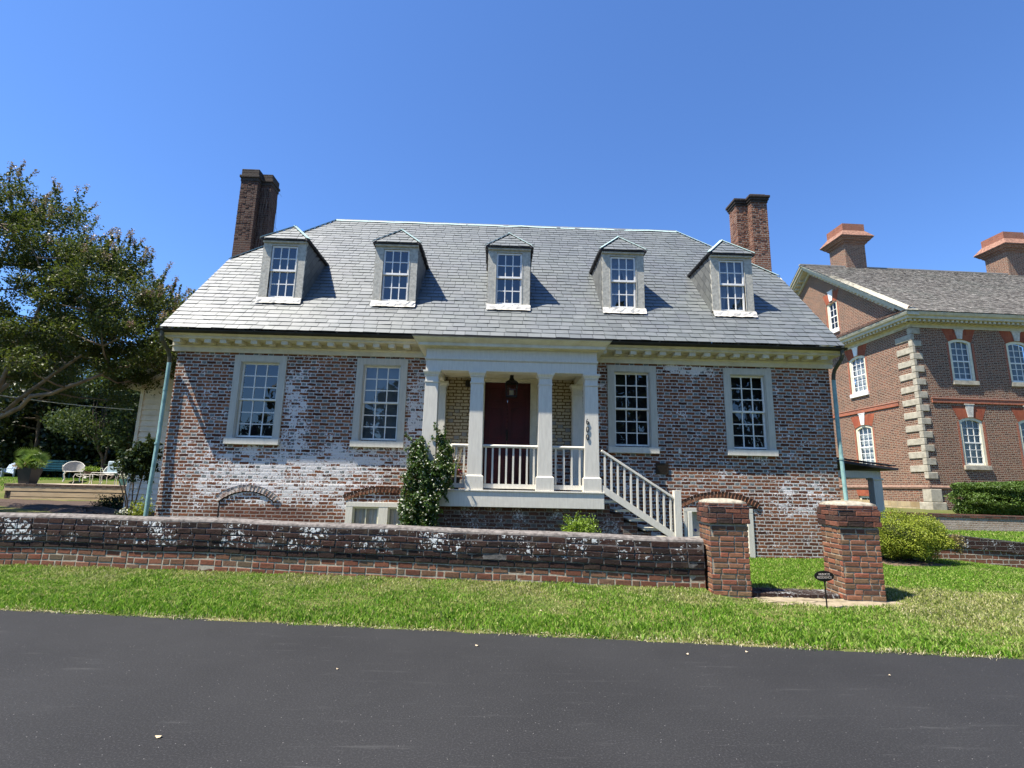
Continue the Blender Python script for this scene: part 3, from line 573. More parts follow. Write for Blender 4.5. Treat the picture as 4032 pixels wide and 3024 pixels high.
def gate_pillar(x0,zt,label):
    p=thing('gate_pillar',label,'pillar',(3.13+math.cos(wr)*x0,-3.84+math.sin(wr)*x0,0),wr,'brick gate pillars')
    w=.545; y0,y1=-.2,.35
    def fourside(m,e,z0,z1,units,**k):
        for s in range(4):
            X0,X1,Y0,Y1=-e,w+e,y0-e,y1+e
            Pf=[lambda u,z,d:(u,Y0-d,z),lambda u,z,d:(X1+d,u,z),lambda u,z,d:(X1-(u-X0),Y1+d,z),lambda u,z,d:(X0-d,Y1-(u-Y0),z)][s]
            a,b=((X0,X1) if s%2==0 else (Y0,Y1)); brick_face(m,Pf,a-.004,b+.004,z0,z1,.0755,units,off=s,**k)
    S0=obj('shaft',MB().box(.008,w-.008,y0+.008,y1-.008,-.1,1.135),'mort',p)
    m=MB(); fourside(m,-.006,-.095,1.132,[.215,.215,.125],joint=.019); obj('shaft_bricks',m,'bg_pil',S0)
    m=MB(); m.box(-.020,w+.020,y0-.020,y1+.020,1.142,1.380); m.box(-.004,w+.004,y0-.004,y1+.004,1.381,zt-.03); K0=obj('pillar_cap',m,'mortd',p)
    m=MB(); fourside(m,.022,1.138,1.385,[.225,.225,.125],joint=.011,jit=.005); fourside(m,.0,1.386,zt-.028,[.225,.225,.125],joint=.011,jit=.005); obj('cap_bricks',m,'bg_pcap',K0)
    m=MB(); cx,cy=w/2,(y0+y1)/2; n=16; rings=[(1.0,zt-.031),(.99,zt-.012),(.86,zt+.012),(.5,zt+.03),(.02,zt+.035)]
    for s,z in rings:
        for q in range(n):
            t=2*math.pi*q/n+math.pi/4; c,s2=math.cos(t),math.sin(t); k=1/max(abs(c),abs(s2)); k=k*(.35+.65*s)+ (1-s)*.3
            m.v.append((cx+c*k*s*w/2*.99,cy+s2*k*s*(y1-y0)/2*.99,z+.004*math.sin(q*2.1)))
    for i in range(len(rings)-1):
        for q in range(n): m.f.append((i*n+q,i*n+(q+1)%n,(i+1)*n+(q+1)%n,(i+1)*n+q))
    m.f.append(tuple((len(rings)-1)*n+q for q in range(n))); obj('mortar_dome',m,'piltop',p,smooth=True); return p
gate_pillar(.045,1.462,'brick gate pillar joined to the end of the garden wall')
gate_pillar(1.875,1.468,'freestanding brick gate pillar behind the oval sign beside the round bush')
st=MB(); 
for i in range(6):
    x=.62+i*.205; st.box(x,x+.195,-.12,.02,-.1,.175+.006*(i%3))
    st.box(x,x+.195,.03,.30,-.1,.18+.005*(i%2))
o=obj('brick_step',st,'gcap',None,bevel=.008); o.location=(3.13,-3.84,0); o.rotation_euler=(0,0,wr); tag(o,'low brick threshold step between the two gate pillars','step')
# ------------------------------------------------------------------ oval sign
sg=thing('oval_sign','small black oval lawn sign on a stake in front of the right gate pillar','sign',(4.452,-4.62,.10),R(3))
m=MB(); n=28
def oval(a,b,y0,y1): 
    mm=MB(); mm.v=[(a*math.cos(2*math.pi*i/n),y,b*math.sin(2*math.pi*i/n)+.412) for y in (y0,y1) for i in range(n)]; mm.f=[tuple(range(n)),tuple(range(n,2*n))[::-1]]+[(i,i+n,(i+1)%n+n,(i+1)%n) for i in range(n)]; return mm
obj('sign_plate',oval(.139,.069,-.004,.004),'iron',sg)
m=MB(); 
for (a,b,y) in ((.136,.066,-.0065),(.128,.0585,-.0065)): m.v+=[(a*math.cos(2*math.pi*i/n),y,b*math.sin(2*math.pi*i/n)+.412) for i in range(n)]
m.f=[(i,(i+1)%n,(i+1)%n+n,i+n) for i in range(n)]; obj('sign_border',m,'bronze',sg)
MT['letter']=plain('worn_silver_lettering',(.55,.48,.42),.5,.3,60,.1,c2=(.25,.2,.17))
for txt,z in (('PRIVATE',.431),('RESIDENCE',.392)):
    text_mesh(txt,.042 if txt=='PRIVATE' else .040,.002,'letter',sg,'lettering',Matrix.Translation((0,-.0065,z))@Matrix.Rotation(R(90),4,'X'),1.02,bold=.0006)
m=MB(); m.bar((0,0,.345),(.005,.0,-.12),.013,.013); m.prism([(-.02,.352),(.02,.352),(.008,.325),(-.008,.325)],'y',-.005,.005); obj('stake',m,'iron',sg)
# ------------------------------------------------------------------ the brick house
H=thing('brick_house','one and a half storey old brick house with slate roof, five dormers and white porch','house',(0,0,0))
XL,XR=-7.335,7.765; WT=1.61; DY=8.2
WX=[(-6.02,-4.845),(-3.25,-2.09),(2.52,3.66),(5.24,6.375)]; WZ0,WZ1=2.40,4.43
holes=[(a+.02,b-.02,2.46,WZ1-.0) for a,b in WX]+[(-.34,.93,1.52,4.02)]
BW=(-3.255,-1.62,.55,1.20); BD=(4.18,5.735,-.1,1.22)
m=MB(); wall_grid(m,XL,XR,WT,4.75,holes,0,.28)
wall_grid(m,XL,XR,-.3,WT-.07,[BW,BD],-.007,.28)
m.quad((XL,-.007,WT-.07),(XR,-.007,WT-.07),(XR,0,WT),(XL,0,WT))
for x,s in ((XL,1),(XR,-1)):
    m.quad((x,0,WT),(x,DY,WT),(x,DY,4.75),(x,0,4.75)); m.quad((x,-.007,-.3),(x,DY,-.3),(x,DY,WT-.03),(x,-.007,WT-.07)); m.quad((x,-.007,WT-.07),(x,0,WT),(x,DY,WT),(x,DY,WT-.03))
    m.add([(x,0,4.75),(x,DY,4.75),(x,DY-2.0,7.4),(x,2.0,7.4)],[(0,1,2,3)])
m.quad((XL,DY,-.3),(XR,DY,-.3),(XR,DY,4.75),(XL,DY,4.75))
obj('brick_wall',m,'house',H)
m=MB(); 
for i in range(46): # uneven water table bricks
    pass
# segmental brick arches over the basement openings
def arch(cx,half,z0,rise,h=.13,tt=.006,name='brick_arch',mat='arch'):
    r=(half*half+rise*rise)/(2*rise); zc=z0+rise-r; a0=math.asin(half/r); n=int(2*a0*(r+h/2)/.078); m=MB()
    for i in range(n):
        t0=-a0+2*a0*(i+.08)/n; t1=-a0+2*a0*(i+.92)/n; d=-.02-tt-random.uniform(-.003,.003)
        P=[(cx+rr*math.sin(t),zc+rr*math.cos(t)) for rr,t in ((r,t0),(r,t1),(r+h,t1),(r+h,t0))]
        m.add([(p[0],d,p[1]) for p in P]+[(p[0],-.04,p[1]) for p in P],[(0,1,2,3)]+[((j+1)%4,j,j+4,(j+1)%4+4) for j in range(4)])
    return obj(name,m,mat,H)
arch(-5.40,.60,1.17,.22,mat='archw',tt=.010);
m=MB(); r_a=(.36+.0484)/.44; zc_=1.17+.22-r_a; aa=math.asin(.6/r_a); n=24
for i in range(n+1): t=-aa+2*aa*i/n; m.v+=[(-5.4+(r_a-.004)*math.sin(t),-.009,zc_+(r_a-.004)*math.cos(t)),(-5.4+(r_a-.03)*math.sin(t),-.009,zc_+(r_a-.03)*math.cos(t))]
m.f=[(2*i,2*i+2,2*i+3,2*i+1)[::-1] for i in range(n)]; m.box(-6.005,-5.975,-.0095,-.007,.6,1.17); obj('painted_gap_shadow',m,'dark',H)  # flat dark strips painting the shadowed gap under and beside the blocked arch
arch(-2.43,.86,1.22,.20); arch(5.0,.84,1.24,.22)
# house windows 18 panes
def window(x0,x1,z0,z1,sill=True,shade=None,y=0,nm='window'):
    w=MB(); c=.15; 
    w.box(x0,x0+c,y-.03,y+.12,z0,z1-c); w.box(x1-c,x1,y-.03,y+.12,z0,z1-c); w.box(x0,x1,y-.032,y+.12,z1-c,z1)
    w.box(x0+c,x0+c+.02,y-.012,y+.12,z0,z1-c-.02); w.box(x1-c-.02,x1-c,y-.012,y+.12,z0,z1-c-.02); w.box(x0+c,x1-c,y-.014,y+.12,z1-c-.02,z1-c)
    W_=obj(nm,w,'case',H,bevel=.004)
    gx0,gx1,gz0,gz1=x0+c+.02,x1-c-.02,z0+.03,z1-c-.02
    s=MB(); ys=y+.05
    def sash(ax0,ax1,az0,az1,nx,nz,yy,fr=.035,mu=.022):
        s.box(ax0,ax0+fr,yy,yy+.035,az0,az1); s.box(ax1-fr,ax1,yy,yy+.035,az0,az1); s.box(ax0+fr,ax1-fr,yy,yy+.035,az0,az0+fr*1.1); s.box(ax0+fr,ax1-fr,yy,yy+.035,az1-fr,az1)
        for i in range(1,nx): x=ax0+fr+(ax1-ax0-2*fr)*i/nx; s.box(x-mu/2,x+mu/2,yy+.004,yy+.03,az0+fr*1.1,az1-fr)
        for j in range(1,nz): z=az0+fr+(az1-az0-2*fr)*j/nz; s.box(ax0+fr,ax1-fr,yy+.006,yy+.028,z-mu/2,z+mu/2)
    zm=(gz0+gz1)/2
    sash(gx0,gx1,zm-.015,gz1,3,3,ys); sash(gx0,gx1,gz0,zm+.015,3,3,ys+.037)
    obj('sash',s,'sash',W_)
    obj('glass',MB().quad((gx0+.01,ys+.02,zm),(gx1-.01,ys+.02,zm),(gx1-.01,ys+.02,gz1-.01),(gx0+.01,ys+.02,gz1-.01)).quad((gx0+.01,ys+.058,gz0+.01),(gx1-.01,ys+.058,gz0+.01),(gx1-.01,ys+.058,zm),(gx0+.01,ys+.058,zm)),'glass',W_)
    obj('room_darkness' if not shade else 'window_shade',MB().quad((gx0,ys+.16,gz0),(gx1,ys+.16,gz0),(gx1,ys+.16,gz1),(gx0,ys+.16,gz1)),shade or 'dark',W_)
    if sill:
        k=MB(); k.box(x0-.012,x1+.012,y-.085,y+.14,z0-.14,z0-.002); obj('sill',k,'trim',W_,bevel=.006)
    return W_
for i,(a,b) in enumerate(WX): window(a,b,2.535,WZ1,shade='blind' if i==1 else None)
# small holdfasts beside windows
# basement casement window with curtains
x0,x1,z0,z1=BW; w=MB(); y=-.02; w.box(x0,x1,y-.012,y+.1,z1-.1,z1); w.box(x0,x0+.15,y-.01,y+.1,z0,z1-.1); w.box(x1-.12,x1,y-.01,y+.1,z0,z1-.1); w.box(-2.54,-2.34,y-.008,y+.1,z0,z1-.1)
BWo=obj('basement_window',w,'trim',H,bevel=.004,label='low basement window with white curtains beside the jasmine')
s=MB()
for a,b in ((-3.105,-2.54),(-2.34,-1.74)):
    s.box(a,a+.035,y+.03,y+.06,z0,z1-.1); s.box(b-.035,b,y+.03,y+.06,z0,z1-.1); s.box(a+.035,b-.035,y+.03,y+.06,z1-.14,z1-.1); s.box((a+b)/2-.012,(a+b)/2+.012,y+.035,y+.055,z0,z1-.14)
obj('sash',s,'cream',BWo)
obj('glass',MB().quad((x0+.15,y+.045,z0),(x1-.12,y+.045,z0),(x1-.12,y+.045,z1-.1),(x0+.15,y+.045,z1-.1)),'clear',BWo)
m=MB(); n=90; xx=np.linspace(x0+.15,x1-.12,n)
for i,x in enumerate(xx): m.v+=[(x,y+.085+.014*math.sin(i*.9)+.01*math.sin(i*.37),z0),(x,y+.085+.010*math.sin(i*.9),z1-.1)]
m.f=[(2*i,2*i+2,2*i+3,2*i+1) for i in range(n-1)]; obj('curtain',m,'curt',BWo)
# basement door with side light
x0,x1,z0,z1=BD; w=MB(); w.box(x0,x1,y-.012,y+.1,z1-.09,z1); w.box(x0,x0+.125,y-.01,y+.1,.1,z1-.09); w.box(x1-.125,x1,y-.01,y+.1,.0,z1-.09); w.box(4.62,4.80,y-.008,y+.1,.1,z1-.09); w.box(x0+.125,4.62,y-.006,y+.1,.1,.60)
BDo=obj('basement_door',w,'trim',H,bevel=.004,label='basement door with curtained side light mostly hidden behind the left gate pillar')
obj('side_light_curtain',MB().quad((x0+.125,y+.10,.6),(4.62,y+.10,.6),(4.62,y+.10,z1-.09),(x0+.125,y+.10,z1-.09)),'curt',BDo)
obj('glass',MB().quad((x0+.125,y+.04,.6),(4.62,y+.04,.6),(4.62,y+.04,z1-.09),(x0+.125,y+.04,z1-.09)),'clear',BDo)
m=MB(); m.prism([(4.44+.035*math.cos(t),.74+.035*math.sin(t)) for t in np.linspace(0,6.283,8,endpoint=False)],'y',y+.03,y+.034); obj('blue_sticker',m,'navy',BDo)
m=MB(); m.box(4.80,x1-.125,y+.05,y+.09,.1,z1-.09); m.box(4.88,5.53,y+.042,y+.05,.2,.5); m.box(4.88,5.53,y+.042,y+.05,.6,1.05); obj('door_leaf',m,'trim',BDo)
# bronze plaque
pl=MB(); pl.box(3.585,3.878,-.03,0,1.945,2.19); P_=obj('wall_plaque',pl,'bronze',H,bevel=.006)
m=MB(); m.box(3.60,3.863,-.034,-.031,1.96,1.975); m.box(3.60,3.863,-.034,-.031,2.16,2.175); m.box(3.60,3.612,-.034,-.031,1.975,2.16); m.box(3.851,3.863,-.034,-.031,1.975,2.16)
for i in range(6):
    l=(.09,.10,.07,.10,.08,.05)[i]; z=2.135-.027*i; x=3.731-l
    while x<3.731+l: d=random.uniform(.008,.02); m.box(x,min(x+d,3.731+l),-.033,-.031,z-.005,z+.005); x+=d+.006
obj('relief_lines',m,MT['flash'] if False else plain('worn_bronze_relief',(.07,.05,.03),.5,.2,20,.1,metal=.3),P_)
obj('wall_bracket',MB().box(4.12,4.165,-.03,.0,2.42,2.52),'trim',H); obj('wall_bracket',MB().box(-3.72,-3.68,-.03,0,2.52,2.62),'trim',H)
# ---- cornice
def profile(name,x0,x1,boxes,mat,parent,bev=.004):
    m=MB()
    for (ya,yb,za,zb) in boxes: m.box(x0,x1,ya,yb,za,zb)
    return obj(name,m,mat,parent,bevel=bev)
CN=[]
for a,b in ((-7.44,-1.47),(2.0,7.84)):
    m=MB(); f=lambda pl_: m.prism(pl_,'x',a,b)
    f([(0,4.475),(-.05,4.475),(-.05,4.575),(-.062,4.59),(-.085,4.60),(-.085,4.615),(-.065,4.62),(-.065,4.705),(0,4.705)])
    f([(0,4.706),(-.36,4.706),(-.375,4.72),(-.375,4.765),(-.40,4.775),(-.43,4.80),(-.445,4.815),(-.445,4.86),(0,4.86)])
    c=obj('cornice',m,'corn',H)
    CN.append(c)
    k0=-7.20 if a<0 else 2.38; x=k0
    while x<b-.05:
        if x>a+.05 and not (-1.78<x<2.3):
            q=MB(); q.prism([(-.067,4.632),(-.12,4.622),(-.20,4.640),(-.25,4.622),(-.315,4.612),(-.335,4.618),(-.335,4.704),(-.067,4.703)],'x',x-.07,x+.07); obj('modillion',q,'corn',c)
        x+=.3405
# returns at the ends
for xa,xb in ((-7.44,-7.335),(7.765,7.84)): obj('cornice_return',MB().box(xa,xb,-.02,.32,4.56,4.86),'corn',H)
# ---- main roof: slates as real overlapping pieces
SL=math.atan(1.095); ey,ez=-.50,4.915; ky,kz=1.93,4.915+1.095*2.43; ry,rz=4.1,4.915+1.095*4.6
RXL,RXR=-7.48,7.85; RDL,RDR=-5.42,5.74
deck=MB(); o_=.03
def rp(x,y,off=-.03): # point on the front slope
    n=Vector((0,-math.sin(SL),math.cos(SL))); p=Vector((x,y,ez+1.095*(y-ey)))+n*off; return tuple(p)
deck.add([rp(RXL,ey+.02),rp(RXR,ey+.02),rp(RXR,ky),rp(RDR,ry),rp(RDL,ry),rp(RXL,ky)],[(0,1,2,3,4,5)])
by=2*ry-ey; kb=2*ry-ky
deck.add([(RXL,by,ez),(RXR,by,ez),(RXR,kb,kz),(RDR,ry,rz),(RDL,ry,rz),(RXL,kb,kz)],[(5,4,3,2,1,0)])
deck.add([(RXL,ky,kz-.03),(RDL,ry,rz-.03),(RXL,kb,kz-.03)],[(2,1,0)]); deck.add([(RXR,ky,kz-.03),(RDR,ry,rz-.03),(RXR,kb,kz-.03)],[(0,1,2)])
RF=obj('roof',deck,'slate_d',H)
DC=[-5.317,-2.585,.192,3.02,5.747]
def slates(segs,expo,wid,mat,parent,name='slates',thick=.011,O=None,U=None,S=None,N=None,jit=.004,flip=0):
    """segs: list of (t, xa, xb): t distance up the slope; O origin, U along, S up the slope, N normal"""
    V=[];F=[]
    for r,(t,xa,xb) in enumerate(segs):
        x=xa-RNG.uniform(0,wid)*.9
        while x<xb:
            w=wid*RNG.uniform(.8,1.25); a=max(x+.004,xa); b=min(x+w-.004,xb); x+=w
            if b-a<.03: continue
            j=RNG.normal()*jit; l=expo*1.25; tt=thick*RNG.uniform(.7,1.4); k=len(V); tl=RNG.normal()*.002
            for (xx,tp,h) in ((a,t+j,tt+.013+tl),(b,t+j,tt+.013-tl),(b,t+l,.003+.004),(a,t+l,.003+.004)): V.append(O+U*xx+S*tp+N*h)
            for (xx,tp,h) in ((a,t+j,.006),(b,t+j,.006)): V.append(O+U*xx+S*tp+N*h)
            F+= [(k,k+1,k+2,k+3),(k+4,k+5,k+1,k)]
    m=MB(); m.v=[tuple(v) for v in V]; m.f=F; return obj(name,m,mat,parent)
O=Vector((0,ey,ez)); U=Vector((1,0,0)); S_=Vector((0,math.cos(SL),math.sin(SL))); N_=Vector((0,-math.sin(SL),math.cos(SL)))
segs=[]; t=-.03; ex=.178
Lk=(ky-ey)/math.cos(SL); Lr=(ry-ey)/math.cos(SL)
while t<Lr-.05:
    tm=t+ex; 
    xa,xb=RXL,RXR
    if tm>Lk: q=min(1,(tm-Lk)/(Lr-Lk)); xa=RXL+(RDL-RXL)*q; xb=RXR+(RDR-RXR)*q
    # leave the dormers out
    y=ey+tm*math.cos(SL); z=ez+tm*math.sin(SL); iv=[(xa,xb)]
    for c in DC:
        hw=.50 if .33<y<1.75 else 0
        if y>1.75 and y<2.34: hw=.5*(2.34-y)/.59
        if y>.36 and hw>0:
            iv=[p for a,b in iv for p in ((a,min(b,c-hw)),(max(a,c+hw),b)) if p[1]-p[0]>.02] if any(a<c+hw and b>c-hw for a,b in iv) else iv
    iv=sorted(set(iv))
    for a,b in iv: segs.append((t,a,b))
    t+=ex
slates(segs,ex,.27,'slate',RF,O=O,U=U,S=S_,N=N_)
# hip ends seen from elsewhere, rear slope
for sx,RX,RD in ((-1,RXL,RDL),(1,RXR,RDR)):
    dx=abs(RD-RX); an=math.atan2(rz-kz,dx); S2=Vector((-sx*math.cos(an),0,math.sin(an))); N2=Vector((sx*math.sin(an),0,math.cos(an))); LL=math.hypot(dx,rz-kz); sg_=[]; t=0
    while t<LL-.05:
        q=min(1,(t+ex)/LL); sg_.append((t,-(kb-ry)*(1-q),(kb-ry)*(1-q))); t+=ex
    slates(sg_,ex,.27,'slate',RF,'hip_slates',O=Vector((RX,ry,kz)),U=Vector((0,1,0)),S=S2,N=N2)
# ridge and hip flashing
m=MB(); pts=[(RDL+(RDR-RDL)*i/24,ry,rz+.03+RNG.normal()*.006) for i in range(25)]; 
for p,q in zip(pts,pts[1:]):
    m.add([(p[0],ry-.085,p[2]-.075),(q[0],ry-.085,q[2]-.075),(q[0],ry,q[2]),(p[0],ry,p[2]),(q[0],ry+.085,q[2]-.075),(p[0],ry+.085,p[2]-.075)],[(0,1,2,3),(3,2,4,5)])
obj('ridge_flashing',m,'flash',H)
for a_,b_ in ((RXL,RDL),(RXR,RDR)): obj('hip_flashing',MB().bar(rp(a_,ky,.025),rp(b_,ry,.025),.12,.015),'flash',H)
# rake boards
for x in (RXL,RXR):
    m=MB(); a,b=(x-.02,x+.03) if x<0 else (x-.03,x+.02)
    m.hexa([(a,ey+.05,ez-.16),(b,ey+.05,ez-.16),(b,ky,kz-.16),(a,ky,kz-.16),(a,ey+.02,ez-.005),(b,ey+.02,ez-.005),(b,ky,kz-.01),(a,ky,kz-.01)])
    obj('rake_board',m,'corn',H)
# ---- gutter + downspouts
m=MB(); pr=[(-.455,4.855)]+[(-.505+.058*math.cos(t),4.862-.062*math.sin(t)) for t in np.linspace(0.1,math.pi-.1,9)]
n=len(pr); pr2=[(-.505+(p[0]+.505)*.9,4.862+(p[1]-4.862)*.9) for p in pr[1:]][::-1]
poly=pr[1:]+pr2
m.prism(poly,'x',-7.56,7.90); m.box(-7.56,-7.555,-.555,-.455,4.81,4.865); m.box(7.895,7.90,-.555,-.455,4.81,4.865)
for x in np.arange(-7.2,7.8,.9): m.box(x-.012,x+.012,-.568,-.45,4.855,4.875)
m.box(-7.56,7.9,-.452,-.445,4.80,4.9)
G=obj('gutter',m,'gut',H)
for sx,X in ((-1,-7.43),(1,7.80)):
    m=MB(); m.tube([(X-.02*sx*0,-.50,4.83),(X,-.50,4.70),(X+.0,-.46,4.62),(X-.06*sx*-1*0,-.18,4.42),(X,-.12,4.32),(X,-.10,4.18)],.042,10); obj('downspout_elbow',m,'pipeold',G)
    m=MB(); m.tube([(X,-.10,4.19),(X,-.10,2.7),(X+.004,-.10,2.69),(X,-.145,1.4),(X,-.145,.25)],.043,10); 
    for z in (3.55,2.35,1.30): m.tube([(X,-.10 if z>2.7 else -.12,z),(X,-.10 if z>2.7 else -.12,z+.04)],.05,10)
    obj('downspout',m,'pipe',G)
# ---- dormers
def dormer(cx,i):
    yf=.33; hw=.522; zt=7.42
    m=MB(); m.box(cx-hw,cx-.315,yf,yf+.10,5.80,zt); m.box(cx+.315,cx+hw,yf,yf+.10,5.80,zt); m.box(cx-.315,cx+.315,yf+.002,yf+.10,7.29,zt); m.box(cx-hw,cx+hw,yf-.012,yf+.10,5.86,5.955)
    m.box(cx-.338,cx-.315,yf-.008,yf+.1,5.96,7.31); m.box(cx+.315,cx+.338,yf-.008,yf+.1,5.96,7.31); m.box(cx-.338,cx+.338,yf-.01,yf+.1,7.29,7.312)
    D=obj('dormer',m,'trimd',H,bevel=.004)
    for s in (-1,1):
        c=MB(); x=cx+s*(hw-.004); c.add([(x,yf+.1,5.7),(x,yf+.1,zt),(x,1.79,zt),(x,.5,5.7)],[(0,1,2,3)])
        obj('cheek_boarding',c,'slate_d',D)
    for s in (-1,1):
        V=[];x=cx+s*hw; z=5.72; 
        mm=MB(); k=0
        # slates hung along the roof slope direction
        dirv=Vector((0,math.cos(SL),math.sin(SL))); up=Vector((0,-math.sin(SL),math.cos(SL)))
        p0=Vector((x,yf+.08,ez+1.095*(yf+.08-ey)))
        for r in range(8):
            base=p0+up*(.02+r*.175)
            # this row runs up the slope until z=zt
            # clip by front plane y>=yf+.02 and z<=zt
            tmin=(yf+.015-base.y)/dirv.y; tmax=(zt-.02-base.z)/dirv.z
            t=max(tmin,0 if r==0 else tmin)
            while t<tmax-.02:
                w=.27*random.uniform(.85,1.15); t1=min(t+w-.004,tmax)
                a=base+dirv*t; b=base+dirv*t1; h=.158
                # the top edge must stay under the eave and behind the face
                c2=b+up*min(h,max(.02,(zt-.02-b.z)/up.z)); d2=a+up*min(h,max(.02,(zt-.02-a.z)/up.z)); 
                if d2.y<yf+.015: d2.y=yf+.015
                if c2.y<yf+.015: c2.y=yf+.015
                o=Vector((s*.012,0,0)); q=Vector((s*.004,0,0)); kk=len(mm.v)
                mm.v+=[tuple(a+o),tuple(b+o),tuple(c2+q),tuple(d2+q),tuple(a),tuple(b)]
                mm.f+=[(kk,kk+1,kk+2,kk+3),(kk+4,kk+5,kk+1,kk)]
                t+=w
        obj('cheek_slates',mm,'cheek',D)
    # roof: hipped front
    ex_=.585; yo=.25; A=Vector((cx-ex_,yo,7.435)); B=Vector((cx+ex_,yo,7.435)); T=Vector((cx,.80,8.03)); T2=Vector((cx,2.36,8.03)); A2=Vector((cx-ex_,1.80,7.435)); B2=Vector((cx+ex_,1.80,7.435)); dz=Vector((0,0,-.03))
    m=MB(); m.v=[tuple(q) for q in (A,B,B2,A2,T,T2)]+[tuple(q+dz) for q in (A,B,B2,A2)]
    m.f=[(0,1,4),(1,2,5,4),(3,0,4,5),(6,7,1,0),(7,8,2,1),(9,6,0,3),(9,8,7,6)]
    rf=obj('dormer_roof',m,'slate_d',D)
    an=math.atan2(8.03-7.435,.55); L=math.hypot(.55,.595); sg_=[]; t=-.01
    while t<L-.06: q=(t+.14)/L; hwd=ex_*(1-min(1,q)); sg_.append((t,-hwd,hwd)); t+=.16
    slates(sg_,.16,.26,'slate',D,'front_slates',O=Vector((cx,yo,7.435)),U=Vector((1,0,0)),S=Vector((0,math.cos(an),math.sin(an))),N=Vector((0,-math.sin(an),math.cos(an))))
    for s in (-1,1):
        an2=math.atan2(.595,ex_); L=math.hypot(ex_,.595); sg_=[]; t=-.01
        while t<L-.06:
            q=min(1,(t+.14)/L); sg_.append((t,yo+.55*q,1.80+.55*q)); t+=.16
        slates(sg_,.16,.26,'slate',D,'side_slates',O=Vector((cx+s*ex_,0,7.435)),U=Vector((0,1,0)),S=Vector((-s*math.cos(an2),0,math.sin(an2))),N=Vector((s*math.sin(an2),0,math.cos(an2))))
    m=MB(); u=Vector((0,-.01,.022)); m.bar(A+u,T+u,.085,.016); m.bar(B+u,T+u,.085,.016); m.bar(T+u,T2+u,.09,.016); obj('hip_flashing',m,'flash',D)
    # eave mould
    m=MB(); m.box(cx-hw-.01,cx+hw+.01,yf-.05,yf,7.355,7.402); 
    obj('eave_moulding',m,'trimd',D,bevel=.01)
    # skirt flashing
    m=MB(); n=14; rows=[(yf-.01,5.945),(yf-.05,5.925),(yf-.075,5.87),(yf-.09,5.80),(yf-.13,5.775)]
    for (yy,zz) in rows:
        for k in range(n+1): m.v.append((cx-hw-.012+(2*hw+.024)*k/n,yy+RNG.normal()*.006,zz+RNG.normal()*.004))
    for a in range(len(rows)-1):
        for k in range(n): m.f.append((a*(n+1)+k,a*(n+1)+k+1,(a+1)*(n+1)+k+1,(a+1)*(n+1)+k)[::-1])
    obj('lead_skirt',m,'skirt',D)
    # sash
    s=MB(); x0,x1,z0,z1=cx-.315,cx+.315,5.965,7.29; zm=6.655
    def sash(az0,az1,yy):
        fr=.04; mu=.022
        s.box(x0,x0+fr,yy,yy+.035,az0,az1); s.box(x1-fr,x1,yy,yy+.035,az0,az1); s.box(x0+fr,x1-fr,yy,yy+.035,az0,az0+fr*1.15); s.box(x0+fr,x1-fr,yy,yy+.035,az1-fr,az1)
        for k in (1,2): x=x0+fr+(x1-x0-2*fr)*k/3; s.box(x-mu/2,x+mu/2,yy+.004,yy+.03,az0+fr,az1-fr)
        z=(az0+az1)/2; s.box(x0+fr,x1-fr,yy+.006,yy+.028,z-mu/2,z+mu/2)
    sash(zm-.02,z1,yf+.025); sash(z0,zm+.02,yf+.062); obj('sash',s,'sashd',D)
    obj('glass',MB().quad((x0+.02,yf+.045,zm),(x1-.02,yf+.045,zm),(x1-.02,yf+.045,z1-.02),(x0+.02,yf+.045,z1-.02)).quad((x0+.02,yf+.083,z0+.02),(x1-.02,yf+.083,z0+.02),(x1-.02,yf+.083,zm),(x0+.02,yf+.083,zm)),'glassd',D)
    obj('room_darkness',MB().quad((x0,yf+.3,z0),(x1,yf+.3,z0),(x1,yf+.3,z1),(x0,yf+.3,z1)).quad((x0,yf+.1,z0),(x0,yf+.3,z0),(x0,yf+.3,z1),(x0,yf+.1,z1)).quad((x1,yf+.1,z0),(x1,yf+.3,z0),(x1,yf+.3,z1),(x1,yf+.1,z1)),'dark',D)
    if i>=3:
        c=MB(); n=24
        for sd in (-1,1):
            k0=len(c.v)
            for k in range(n+1):
                z=z1-(z1-z0)*k/n; f=k/n; inner=.0+.22*max(0,min(1,(f-.25)*1.1)); outer=.315
                for q in range(7): xx=cx+sd*(inner+(outer-inner)*q/6); c.v.append((xx,yf+.14+.012*math.sin(q*2.2+k*.1),z))
            for k in range(n):
                for q in range(6): a=k0+k*7+q; c.f.append((a,a+1,a+8,a+7))
        c.box(x0+.03,x1-.03,yf+.12,yf+.13,z1-.18,z1-.03)
        obj('tied_curtain',c,'sheer',D)
    if i==2:
        [obj('window_sticker',MB().box(cx+q,cx+q+.04,yf+.075,yf+.078,z0+.09,z0+.13),'blind',D) for q in (-.24,-.05)]
    D['label']=['leftmost dormer beside the dark chimney','second dormer from the left','middle dormer above the porch','fourth dormer from the left with tied curtains','rightmost dormer with tied curtains'][i]
    return D
MT['sheer']=plain('sheer_curtain',(.20,.22,.26),.95,.15,12,.2)
for i,c in enumerate(DC): dormer(c,i)
